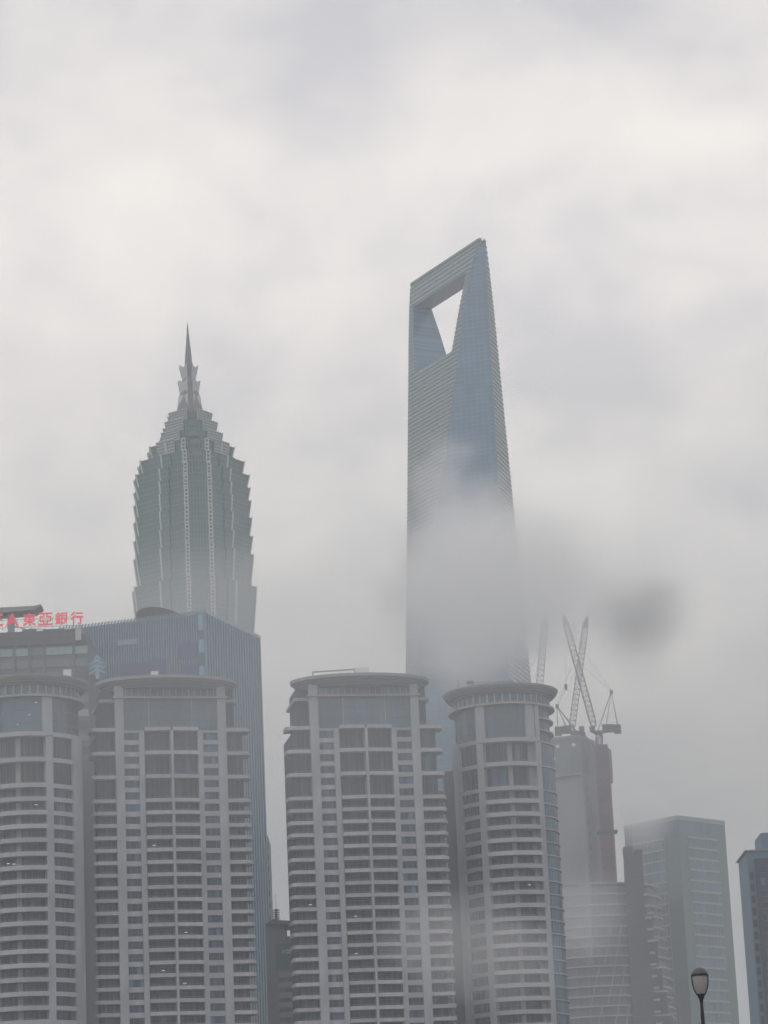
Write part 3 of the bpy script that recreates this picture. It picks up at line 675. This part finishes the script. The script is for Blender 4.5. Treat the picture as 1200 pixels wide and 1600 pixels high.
# gridded parapet screens on the upper tiers
for (zt, zb, ht, hb) in tiers[:4]:
    for k in range(4):
        rot = Matrix.Rotation(k * math.pi / 2, 3, 'Z')
        b = MB(); wb_, wt_ = 4.6, 5.0; z0, z1 = zb + .7, zt + .6
        def P(u, v, off=0):   # u -1..1, v 0..1
            hw_ = hb + (ht - hb) * v + .35 + off; wd = wb_ + (wt_ - wb_) * v; return rot @ Vector((u * wd, -hw_, z0 + (z1 - z0) * v))
        pts = [P(-1, 0, -.15), P(1, 0, -.15), P(1, 1, -.15), P(-1, 1, -.15)]
        back = [p + rot @ Vector((0, .2, 0)) for p in pts]
        b.loft([back, pts], 1)
        for i in range(6): b.bar(P(-1, i / 5), P(1, i / 5), .42, 0)
        for i in range(10): b.bar(P(-1 + i * 2 / 9, 0), P(-1 + i * 2 / 9, 1), .22, 0)
        b.obj('parapet_screen', [JSCR, JSCRB], t)
# arched hoods at tier ends
for (zt, zb, ht, hb) in tiers[1:5]:
    for k in range(4):
        rot = Matrix.Rotation(k * math.pi / 2, 3, 'Z'); c = max(5.0, ht - 8.1) + .2; h = ht - .9
        pf = [(-2.6, 0), (-2.5, 1.0), (-1.8, 1.9), (-.6, 2.3), (.6, 2.3), (1.8, 1.9), (2.5, 1.0), (2.6, 0)]
        cx, cy_ = (c + h) / 2, -(c + h) / 2; d = Vector((1, 1, 0)).normalized(); nn = Vector((1, -1, 0)).normalized()
        ctr = Vector((cx, cy_, zt - 2.4)) - nn * 1.5
        b = MB(); b.loft([[rot @ (ctr + d * x + nn * yy + Vector((0, 0, z))) for x, z in pf] for yy in (-4, 1.4)]); b.obj('corner_hood', JGLASS, t)
# crown and spire
def sq(hw, z, ch=.3): return [(-hw + ch * hw, -hw, z), (hw - ch * hw, -hw, z), (hw, -hw + ch * hw, z), (hw, hw - ch * hw, z), (hw - ch * hw, hw, z), (-hw + ch * hw, hw, z), (-hw, hw - ch * hw, z), (-hw, -hw + ch * hw, z)]
b = MB(); b.loft([sq(5.2, 379), sq(4.3, 385), sq(3.2, 392), sq(2.3, 398), sq(1.6, 403)]); b.obj('crown', SPIRE, t)
b = MB(); b.loft([sq(1.5, 402), sq(1.15, 408), sq(.55, 416), sq(.12, 423.0)]); b.obj('spire', SPIRE, t)
b = MB(); b.loft([sq(1.9, 399, .5), sq(2.0, 401.5, .5), sq(1.5, 404, .5)]); b.obj('spire_collar', SPIRE, t)
def petal(r0, z0, r1, z1, wd0, wd1, k, m_, tip=1.0):
    rot = Matrix.Rotation(k, 3, 'Z')
    pts = []
    for (r, z, wd) in ((r0, z0, wd0), (r1, z1, wd1)):
        pts.append([rot @ Vector(p) for p in ((-wd, -r, z + (tip if z == z1 else 0)), (0, -r + .5, z), (wd, -r, z + (tip if z == z1 else 0)), (0, -r + 1.3, z))])
    MB().loft(pts).obj('crown_petal', m_, t)
for k in range(4):
    a = k * math.pi / 2
    petal(4.8, 379.5, 4.2, 388.5, 3.4, 2.4, a, JSCR, .8)
    petal(3.2, 387.5, 4.4, 394.8, 1.9, 2.7, a, JSCR, 1.4)
    petal(2.2, 394.0, 3.9, 401.6, 1.1, 2.2, a, JSCR, 1.6)
    petal(5.6, 379.5, 4.4, 387.0, 1.8, 1.4, a + math.pi / 4, SPIRE, .6)
    petal(3.6, 387.5, 4.2, 393.0, 1.0, 1.4, a + math.pi / 4, SPIRE, .8)

# ---------------------------------------------------------------- bottle opener skyscraper
A_, C_ = Vector((19.2, 1369.0)), Vector((54.0, 1305.5)); O_ = (A_ + C_) / 2; H = (C_ - A_) / 2
BV = Vector((H.y, -H.x))            # towards the near left corner
BV = BV if BV.y < 0 else -BV
t = thing('portal_skyscraper', 'tallest skyscraper, tapering blue glass blade with a trapezoid opening at its top', 'skyscraper', (O_.x, O_.y, 0))
SZ = [(3, 1.0), (200, .985), (278, .88), (320, .73), (368, .55), (400, .435), (437, .30), (460, .22), (478, .14), (493, .05)]
def s_of(z):
    for (z0, s0), (z1, s1) in zip(SZ[:-1], SZ[1:]):
        if z <= z1: return s0 + (s1 - s0) * (z - z0) / (z1 - z0)
    return SZ[-1][1]
def pt(w_, h_, z): p = H * w_ + BV * h_; return (p.x, p.y, z)
ZO0, ZO1, ZTOP = 439.0, 477.0, 491.6
WO0, WO1 = .50, .74
def wo_(z): return WO0 + (WO1 - WO0) * (z - ZO0) / (ZO1 - ZO0)
BG = grid_glass('blue_grid_glass', (0.015, 0.10, 0.20), (0.07, 0.17, 0.25), H.x / H.length, H.y / H.length)
def hexa(z): s = s_of(z); return [pt(-1, 0, z), pt(-(1 - s), s, z), pt(1 - s, s, z), pt(1, 0, z), pt(1 - s, -s, z), pt(-(1 - s), -s, z)]
# faces j: 0 = A-B plane, 1 = near arc face, 2 = B-C plane (blue), 3 = C-D plane, 4 = far arc, 5 = D-A
side = lambda i, j: 1 if j in (2, 5) else 0
zs_ = [3, 100, 200] + [200 + i * 8 for i in range(1, 28)] + [ZO0]
b = MB(); b.loft([hexa(z) for z in zs_], 0, True, side); b.obj('shaft', [ARCG, BG], t)
ins = .06
def leg(sg, z):
    s = s_of(z); w0 = min(wo_(z), 1 - s - .015)
    P = [pt(sg * w0, s, z), pt(sg * (1 - s), s, z), pt(sg, 0, z), pt(sg * (1 - s), -s, z), pt(sg * w0, -s, z)]
    return P if sg < 0 else P
zl = [ZO0 + (ZO1 - ZO0) * i / 8 for i in range(9)]
for sg in (-1, 1):
    rings = [leg(sg, z) for z in zl]
    b = MB(); b.loft(rings, 0, True, lambda i, j: 1 if ((sg > 0 and j in (1,)) or (sg < 0 and j == 2) or j == 4) else 0); b.obj('portal_leg', [ARCG, BG], t)
zt_ = [ZO1, 481, 485, ZTOP - 2.5]
b = MB(); b.loft([hexa(z) for z in zt_], 0, True, side); b.obj('top_bridge', [ARCG, BG], t)
# twin parapets with the gap between them
for sg in (-1, 1):
    s = s_of(ZTOP)
    P = lambda z: [pt(-(1 - s * 1.0), sg * s, z), pt(1 - s, sg * s, z), pt(1 - s * .5, sg * s * .35, z), pt(-(1 - s * .5), sg * s * .35, z)]
    b = MB(); b.loft([P(ZTOP - 2.5), P(ZTOP + (.7 if sg > 0 else .2))]); b.obj('parapet', ARCG, t)
# louvre lines proud of the two striped faces
b = MB(); b2 = MB(); z = 205.0
nB = BV.normalized()
while z < ZTOP - .5:
    s = s_of(z)
    def lb(bm, w0, h0, w1, h1):
        p, q = Vector(pt(w0, h0, z)), Vector(pt(w1, h1, z)); bm.bar(p, q, .70)
    segs = [(-(1 - s), 1 - s)]
    if ZO0 < z < ZO1:
        w0 = min(wo_(z), 1 - s - .015); segs = [(-(1 - s), -w0), (w0, 1 - s)]
    for w0, w1 in segs: lb(b, w0, s, w1, s)
    lb(b2, 1, 0, 1 - s, -s)
    z += 2.15 if z < ZO1 else 2.6
b.obj('arc_face_louvres', LOUV, t, kind='stuff'); b2.obj('side_face_louvres', LOUV, t, kind='stuff')
# edge trims at the vertical corner
b = MB(); b.bar(pt(1.004, 0, 200), pt(1.004, 0, ZTOP), .5); b.obj('corner_trim', NVL, t)

# ---------------------------------------------------------------- tower under construction with cranes
t = thing('construction_core', 'concrete tower core under construction with green netted top', 'building under construction', (0, 0, 0))
b = MB(); P = [(97, 1486), (105.6, 1506), (82, 1517), (72, 1493.5)]
b.prism(P, 260.5, 280.3); b.obj('netted_box', NET, t)
b = MB(); Pc = [(97, 1485.4), (106.4, 1506), (82, 1518), (71.2, 1493.2)]; b.prism(Pc, 279.6, 281.0); b.obj('deck_edge', CONC, t); MB().prism(Pc, 259.9, 261.4).obj('deck_edge', CONC, t)
for k in range(9):
    u = k / 9.0
    MB().bar((97 - 25 * u, 1485.75 + 7.4 * u, 261.5), (97 - 25 * u, 1485.75 + 7.4 * u, 279.6), .22).obj('scaffold_pole', CONC, t)
for k in range(1, 6): MB().bar((97.3 + 8.4 * k / 6, 1486 + 20 * k / 6, 261.5), (97.3 + 8.4 * k / 6, 1486 + 20 * k / 6, 279.6), .22).obj('scaffold_pole', CONC, t)
wm = MB().box(-1.1, 1.1, -.25, .05, 0, 1.7).mesh('net_opening', WHITE)
for xx, yy, zz in ((85.2, 1489, 275.2), (93.6, 1486.6, 275.2), (83.0, 1489.7, 269)): put('net_opening', wm, t, (xx, yy, zz), sc=(.7 if xx < 85 else .8, 1, .9))
b = MB(); P = [(97.2, 1487.2), (107.2, 1505.5), (82.5, 1516), (73.5, 1495)]; b.prism(P, 130, 260); b.obj('core_wall', CONC, t)
for (x0, x1) in ((80.5, 83.3), (86.0, 95.6)):
    k0 = (96 - x0) / 20; k1 = (96 - x1) / 20
    b = MB(); b.prism([(x0, 1488.4 + 8 * k0), (x1, 1488.4 + 8 * k1), (x1, 1489.6 + 8 * k1), (x0, 1489.6 + 8 * k0)], 150, 259.8); b.obj('core_pier', CONC if x0 > 85 else BEAW, t)
dk = MB().box(-1.2, 1.2, -.4, .2, 0, 3.4).mesh('core_opening', DKST)
for k in range(12):
    put('core_opening', dk, t, (98.3, 1491.0, 252 - k * 6.2)); put('core_opening', dk, t, (84.9, 1492.2, 252 - k * 6.2))
for k, (xx, yy, hh) in enumerate(((84, 1498, 3.2), (88.5, 1502, 2.2), (99, 1496, 3.6), (102, 1504, 2.6), (79, 1500, 4.4))):
    MB().box(xx - .2, xx + .2, yy - .2, yy + .2, 281, 281 + hh).obj('roof_prop', CRD, t)
b = MB(); b.box(97.5, 100.5, 1491, 1494, 281, 283.2); b.obj('site_hut', REDN, t)
t = thing('hoist_tower', 'rust red braced hoist tower on the right side of the construction core', 'hoist tower', (0, 0, 0))
b = MB(); b.box(104.9, 111.4, 1488, 1495, 203.8, 275.8); b.obj('mast_panel', REDN, t)
for k in range(12):
    z = 204 + k * 6
    b = MB(); b.bar((104.6, 1487.6, z), (111.6, 1487.6, z), .5); b.bar((104.6, 1487.6, z), (111.6, 1487.6, z + 6), .35); b.bar((104.6, 1487.6, z + 6), (111.6, 1487.6, z), .35); b.obj('brace', DKST if k % 3 else CRR, t)
b = MB(); b.bar((104.4, 1487.6, 203.8), (104.4, 1487.6, 276), .6); b.bar((111.7, 1487.6, 203.8), (111.7, 1487.6, 274), .6); b.obj('corner_post', CRR, t)
MB().box(111.5, 113.2, 1488.2, 1494, 256, 273).obj('netting', NET, t)
MB().box(103.5, 113.8, 1486.6, 1496, 229.5, 230.4).obj('work_deck', DKST, t)
# drum of finished floors below the core
t = thing('tower_base_floors', 'ring of open concrete floors with bare slabs under the construction core', 'building under construction', (100, 1524, 0))
def rad(z): return 36.5 + (203 - z) * .065
b = MB(); b.loft([arc3 for arc3 in [[(x, y, z) for x, y in arc(rad(z) - 2.5, -math.pi, math.pi, 48)[:-1]] for z in (100, 150, 202)]]); b.obj('inner_wall', BEAW, t)
z = 203.0; k = 0
while z > 105:
    r = rad(z); b = MB(); b.prism(arc(r, -math.pi, math.pi, 64)[:-1], z, z + .75); b.obj('floor_slab', SLABM, t)
    zz = z - 4.4
    z -= 5.1 if z < 185 else 5.6; k += 1
b = MB()
for i in range(-9, 10):
    q = R_(i * 9)
    b.bar(((rad(203) - .8) * math.sin(q), -(rad(203) - .8) * math.cos(q), 203), ((rad(105) - .8) * math.sin(q), -(rad(105) - .8) * math.cos(q), 105), .4)
b.obj('edge_columns', CONC, t, kind='stuff')
b = MB()
for (a, c) in ((4, 12), (12, 20), (-8, 0)):
    for z in (120, 141, 162): 
        r0, r1 = rad(z) + .2, rad(z + 20) + .2
        b.bar((r0 * math.sin(R_(a)), -r0 * math.cos(R_(a)), z), (r1 * math.sin(R_(c)), -r1 * math.cos(R_(c)), z + 20), .45)
b.obj('raking_brace', SLABM, t)
t = thing('steel_climbing_tower', 'dark brown steel shaft climbing above the open concrete floors', 'steel tower', (121, 1486, 0))
b = MB(); b.loft([[(-6, 0, 100), (8, 0, 100), (8, 8, 100), (-6, 8, 100)], [(-5, 0, 202), (4.4, 0, 202), (4.4, 8, 202), (-5, 8, 202)], [(-4.6, 0, 217), (4.6, 0, 217), (4.6, 8, 217), (-4.6, 8, 217)]]); b.obj('shaft', DKST, t)
for zz, w_ in ((186, 1.5), (172, 3.2), (158, 4.6), (146, 6.4), (134, 8.2), (120, 10.5)):
    MB().box(5.2, 6.2 + w_, .5, 9, 100, zz).obj('stepped_frame', DKST, t); MB().box(5.0, 7.0 + w_, -.2, 9.2, zz, zz + .9).obj('frame_deck', SLABM, t)
MB().box(-4.9, -.2, -.3, 8, 217, 221.2).obj('cap', DKST, t); MB().box(.5, 4.9, -.3, 8, 216.5, 219.5).obj('cap', DKST, t)
for k in range(15):
    z = 212 - k * 6.0; s_ = 4.9 + max(0, (202 - z)) * .03
    MB().box(-s_, s_ - .6, -.5, 0, z, z + .5).obj('rung_beam', REDN, t)
    if k > 2:
        MB().box(s_ - 1.6 + random.random(), s_ + 1.6 + .5 * random.random(), -1.2, 4, z + 1.6, z + 2.7).obj('work_platform', SLABM, t)

def crane(label, x, y, z, side_, apex, foot, tip, wj, deck, hook=None, mast_z=None):
    t = thing('tower_crane', label, 'crane', (x, y, z), 0, 'luffing cranes on the construction core')
    rel = lambda p: (p[0] - x, p[1] - y, p[2] - z)
    b = MB(); mz = (mast_z or z - 6) - z
    b.lattice((0, 0, mz), (0, 0, 0), 3.4, n=4, t=.5, mi=0); b.obj('mast', CRD, t)
    b = MB(); b.prism(arc(2.6, -math.pi, math.pi, 14)[:-1], 0, .9); b.obj('slew_ring', CRD, t)
    x0, x1 = deck
    b = MB(); b.box(x0, x1, -1.8, 1.8, .9, 1.7); b.obj('deck', CRD, t)
    e = x1 if side_ > 0 else x0
    b = MB(); b.box(min(e, e - side_ * 3.4), max(e, e - side_ * 3.4), -2, 2, .0, 4.4); b.obj('counterweight', CRD, t)
    b = MB(); q0 = side_ * 2.0; q1 = e - side_ * 3.6; b.box(min(q0, q1), max(q0, q1), -1.7, 1.7, 1.7, 4.8); b.obj('winch_house', CRD, t)
    b = MB(); cx = -side_ * 3.4; b.box(cx - 1.3, cx + 1.3, -2.6, -.4, 1.0, 3.9, 0); b.box(cx - 1.1, cx + 1.1, -2.66, -2.6, 2.0, 3.6, 1); b.obj('cab', [CRR if side_ < 0 else CRD, GLASS], t)
    b = MB(); ap = rel(apex)
    for yy in (-1.4, 1.4):
        b.bar((-side_ * .5, yy, 1.7), ap, .42); b.bar((side_ * 3.5, yy, 1.7), ap, .3); b.bar((e - side_ * 1.5, yy, 4.2), ap, .3)
    b.box(ap[0] - .8, ap[0] + .8, -.8, .8, ap[2] - 1.2, ap[2] + .8); b.obj('a_frame', CRD, t)
    b = MB(); f_, tp = rel(foot), rel(tip); b.lattice(f_, tp, wj, wj * .9, n=22, t=.42); b.obj('jib', CRW, t)
    d = (Vector(tp) - Vector(f_)).normalized()
    b = MB(); c = Vector(tp); b.bar(c - d * 5, c, wj * .75, 0, wj * .5); b.bar(c, c + Vector((side_ * -1.2, 0, .3)), .8); b.obj('jib_head', CRW, t)
    b = MB(); b.bar(ap, Vector(f_).lerp(Vector(tp), .93), .14); b.bar(ap, Vector(f_).lerp(Vector(tp), .6), .12); b.obj('pendant', CRD, t)
    if hook:
        h_ = rel(hook); b = MB(); b.bar(tp, h_, .12); b.obj('hoist_rope', CRD, t); MB().box(h_[0] - .7, h_[0] + .7, -.5, .5, h_[2] - 3.0, h_[2]).obj('hook_block', CRD, t)
crane('red and grey luffing crane with large dark machinery deck, rightmost of the cranes', 107.4, 1490, 281.6, 1, (115.3, 1490, 303.9), (105.2, 1490, 285.5), (92.4, 1484, 344.7), 3.2, (-3.5, 11.6), hook=(91.6, 1484, 309), mast_z=275.9)
crane('luffing crane with red cab standing in the middle of the netted core roof', 95.5, 1497, 283.2, -1, (86.8, 1497, 299), (93.6, 1497, 285.5), (104.8, 1490, 344.5), 3.2, (-10.6, 3.0), mast_z=281)
crane('faint pale luffing crane with upright jib behind the round apartment tower', 73, 1506, 283, -1, (66, 1506, 299), (74.8, 1506, 286), (83.6, 1500, 348), 3.6, (-10, 3), mast_z=281)

# ---------------------------------------------------------------- pale green office tower
t = thing('green_office_tower', 'pale green glass office tower with white floor bands fading into mist', 'office tower', (0, 0, 0))
G0, G1, G2 = Vector((150.6, 1543.9)), Vector((124.0, 1574.4)), Vector((179.0, 1571.9)); G3 = G1 + G2 - G0
MB().prism([tuple(p) for p in (G0, G2, G3, G1)], 3, 245).obj('wall', GRG, t)
def strip(parent, name, A, B, u0, u1, z0, z1, m, dep, off=0.0):
    d = (B - A).normalized(); n = Vector((d.y, -d.x)); a = A + d * u0; q = A + d * u1
    P = [a + n * off, a + n * (off + dep), q + n * (off + dep), q + n * off]
    return MB().prism([tuple(p) for p in P], z0, z1).obj(name, m, parent)
LW, RW = (G0 - G1).length, (G2 - G0).length
z = 233.7; k = 0
while z > 112:
    a, c, m_ = (6.2, LW - 10.5, .3)
    strip(t, 'floor_band', G1, G0, a, c, z, z + 1.05, GRB, .5)
    strip(t, 'floor_band', G0, G2, 6.9, RW - 7.6, z, z + 1.05, GRB, .5)
    strip(t, 'window_band', G1, G0, a, c, z - 4.6, z - .2, GLASSC, .06)
    strip(t, 'window_band', G0, G2, 6.9, RW - 7.6, z - 4.6, z - .2, GLASSC, .06)
    for A, B, u0, u1 in ((G1, G0, a, c), (G0, G2, 6.9, RW - 7.6)):
        d = (B - A).normalized(); n = Vector((d.y, -d.x)); b = MB(); u = u0
        while u <= u1 + .01:
            p = A + d * u + n * .15; b.bar((p.x, p.y, z - 4.8), (p.x, p.y, z), .3); u += (u1 - u0) / 9
        b.obj('mullions', GRB, t, kind='stuff')
    z -= 5.84
strip(t, 'roof_band', G1, G0, 0, LW, 243.0, 245.4, GRB, .4); strip(t, 'roof_band', G0, G2, 0, RW, 243.0, 245.4, GRB, .4)
strip(t, 'top_glazing', G1, G0, 1, LW - 1, 236.4, 242.4, GLASSC, .1); strip(t, 'top_glazing', G0, G2, 1, RW - 1, 236.4, 242.4, GLASSC, .1)

# ---------------------------------------------------------------- dark stepped block at the right edge
t = thing('dark_stepped_block', 'dark navy stepped apartment block cut off at the right of the photo', 'apartment block', (0, 0, 0))
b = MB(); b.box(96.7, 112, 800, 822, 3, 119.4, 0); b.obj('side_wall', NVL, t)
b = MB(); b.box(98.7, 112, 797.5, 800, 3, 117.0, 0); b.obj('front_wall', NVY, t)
b = MB(); b.box(101.3, 112, 803, 818, 119.4, 124.8, 0); b.obj('roof_house', NVL, t)
MB().box(96.1, 112, 799.5, 822.5, 119.4, 119.75).obj('roof_edge', RAIL, t)
wd_ = MB(); wd_.box(0, 1.25, -.12, 0, 0, 2.1, 0); wd_.box(1.25, 1.5, -.3, 0, -.2, 2.3, 1); wd_.box(-.1, 1.5, -.3, 0, 2.3, 2.55, 1); wd_ = wd_.mesh('window', [NVY, NVL])
z = 111.5
while z > 60: put('window', wd_, t, (97.0, 800, z), sc=(.85, 1, 1)); z -= 3.3
fr = MB(); fr.box(0, 1.6, -.08, 0, 0, 1.7, 0); fr.box(-.1, 1.7, -.14, 0, -.12, 0, 1); fr.box(-.1, 1.7, -.14, 0, 1.7, 1.8, 1); fr = fr.mesh('window', [GLASS, NVL])
z = 113.0
while z > 60:
    for x in (99.6, 102.4, 105.2, 108): put('window', fr, t, (x, 797.5, z))
    z -= 3.3

# ---------------------------------------------------------------- street lamp
LX, LY = 4.565, 45.0
t = thing('street_lamp', 'black iron street lamp with domed cap and tapered frosted bowl', 'street lamp', (LX, LY, 5.0), R_(20))
def lathe(prof, n=24): 
    return [[(r * math.cos(q), r * math.sin(q), z) for q in [2 * math.pi * i / n for i in range(n)]] for r, z in prof]
ZT = 11.27 - 5.0
MB().loft(lathe([(.02, ZT), (.056, ZT - .005), (.09, ZT - .03), (.117, ZT - .065), (.13, ZT - .10), (.126, ZT - .112)][::-1])).obj('cap', CAPM, t)
MB().loft(lathe([(.134, ZT - .13), (.137, ZT - .12), (.134, ZT - .11)])).obj('cap_rim', BLACK, t)
MB().loft(lathe([(.10, ZT - .12), (.095, ZT - .16), (.05, ZT - .185)][::-1])).obj('reflector', FROSTD, t)
bowl = [(.116, ZT - .13), (.118, ZT - .18), (.112, ZT - .25), (.097, ZT - .32), (.075, ZT - .38), (.052, ZT - .425)]
MB().loft(lathe(bowl[::-1])).obj('bowl', FROST, t)
rib = MB()
pr = [(r + .008, z) for r, z in bowl]
for (r0, z0), (r1, z1) in zip(pr[:-1], pr[1:]): rib.bar((r0, 0, z0), (r1, 0, z1), .019)
rib = rib.mesh('rib', BLACK)
for k in range(2): put('rib', rib, t, rz=R_(180 * k - 20))
MB().loft(lathe([(.022, ZT - .56), (.030, ZT - .50), (.05, ZT - .45), (.066, ZT - .41), (.060, ZT - .405)])).obj('neck', BLACK, t)
MB().loft(lathe([(.16, 0), (.16, .25), (.10, .35), (.07, .9), (.055, 1.0), (.042, 3.5), (.03, ZT - .75), (.022, ZT - .55)])).obj('pole', BLACK, t)

# ---------------------------------------------------------------- air: one even haze box, then banks of mist drifting in it
def volmat(name, dens, col):
    m = bpy.data.materials.new(name); m.use_nodes = True; t_ = m.node_tree; t_.nodes.clear()
    o = t_.nodes.new('ShaderNodeOutputMaterial'); v = t_.nodes.new('ShaderNodeVolumePrincipled')
    v.inputs['Density'].default_value = dens; v.inputs['Color'].default_value = (*col, 1)
    t_.links.new(v.outputs[0], o.inputs['Volume']); return m, t_, v
HAZE_D = 0.00036
m, _, _ = volmat('haze_air', HAZE_D, (0.87, 0.915, 0.985))
o = MB().box(-2650, 2650, -450, 5300, -1.5, 500).obj('haze', m, kind='stuff')

def mist(label, c, r, dens, seed, thr=.42, soft=.2, scale=2.2, col=(.93, .93, .94), edge=.45, step=1.0, det=4):
    m, t_, v = volmat('mist', 0, col)
    NN = t_.nodes.new; LL = t_.links.new
    co = NN('ShaderNodeTexCoord')
    ln = NN('ShaderNodeVectorMath'); ln.operation = 'LENGTH'; LL(co.outputs['Object'], ln.inputs[0])
    f = NN('ShaderNodeMapRange'); f.interpolation_type = 'SMOOTHSTEP'; f.inputs['From Min'].default_value = 1.0; f.inputs['From Max'].default_value = 1 - edge
    LL(ln.outputs['Value'], f.inputs['Value'])
    mp = NN('ShaderNodeMapping'); mp.inputs['Location'].default_value = (seed * 3.7, seed * 1.3, seed * 2.1)
    mp.inputs['Scale'].default_value = (scale * r[0] / 100, scale * r[1] / 100, scale * r[2] / 60)
    LL(co.outputs['Object'], mp.inputs['Vector'])
    n = NN('ShaderNodeTexNoise'); n.inputs['Scale'].default_value = 1.0; n.inputs['Detail'].default_value = det; n.inputs['Roughness'].default_value = .55
    n.inputs['Distortion'].default_value = .3; LL(mp.outputs[0], n.inputs['Vector'])
    # the noise threshold rises towards the rim, so the outline breaks into wisps
    ad = NN('ShaderNodeMath'); ad.operation = 'MULTIPLY_ADD'; ad.inputs[1].default_value = .5; ad.inputs[2].default_value = -.25; LL(f.outputs[0], ad.inputs[0])
    a2 = NN('ShaderNodeMath'); a2.operation = 'ADD'; LL(ad.outputs[0], a2.inputs[0]); LL(n.outputs['Fac'], a2.inputs[1])
    g_ = NN('ShaderNodeMapRange'); g_.interpolation_type = 'SMOOTHSTEP'; g_.inputs['From Min'].default_value = thr; g_.inputs['From Max'].default_value = thr + soft
    g_.inputs['To Max'].default_value = dens; LL(a2.outputs[0], g_.inputs['Value'])
    mu = NN('ShaderNodeMath'); mu.operation = 'MULTIPLY'; LL(g_.outputs[0], mu.inputs[0]); LL(f.outputs[0], mu.inputs[1])
    LL(mu.outputs[0], v.inputs['Density'])
    try: m.cycles.volume_step_rate = step
    except Exception: pass
    # a coarse unit ball, scaled to the bank's size
    rings = []
    for i in range(1, 8):
        th = math.pi * i / 8; rings.append([(math.sin(th) * math.cos(q) * 1.06, math.sin(th) * math.sin(q) * 1.06, -math.cos(th) * 1.06) for q in [2 * math.pi * k / 16 for k in range(16)]])
    o = MB().loft(rings).obj('mist_bank', m, kind='stuff'); o.location = c; o.scale = r; o['label'] = label
    return o
MC = (.985, .985, .985)
mist('thick mist rolling across the lower half of the tallest skyscraper', (44, 1185, 288), (88, 75, 70), .060, 1.0, thr=.40, soft=.30, scale=1.9, edge=.9, col=MC, det=6)
mist('wisps of mist climbing the upper shaft of the tallest skyscraper', (24, 1195, 345), (38, 60, 42), .014, 8.0, thr=.50, soft=.25, scale=4.0, edge=.9, col=MC, det=6)
mist('wide thin mist layer drifting behind the apartment towers', (10, 1095, 262), (250, 75, 72), .0075, 9.0, thr=.36, soft=.3, scale=1.2, edge=.9, col=MC)
mist('mist veil over the construction site floors', (63, 1000, 126), (24, 90, 24), .005, 3.0, thr=.42, edge=.8, col=MC)
mist('mist hiding the left upper corner of the green office tower', (129, 1520, 242), (22, 14, 24), .08, 6.0, thr=.30, edge=.9, col=MC)
mist('dark smudge in the air beside the cranes', (89.5, 1000, 230), (34, 22, 34), .065, 4.0, thr=.28, soft=.6, scale=1.6, col=(.15, .17, .18), edge=1.0, det=6)  # dark absorbing volume; its darkness is put into the scattering colour
mist('low mist drifting past the lower right of the apartment towers', (15, 640, 79), (38, 18, 24), .028, 5.0, thr=.46, edge=.9, col=MC)
mist('thin high veil of mist in front of the apartment tower roofs', (-20, 480, 108), (150, 110, 42), .0026, 7.0, thr=.2, soft=.3, scale=.8, edge=1.0, col=(.93, .96, 1.0))
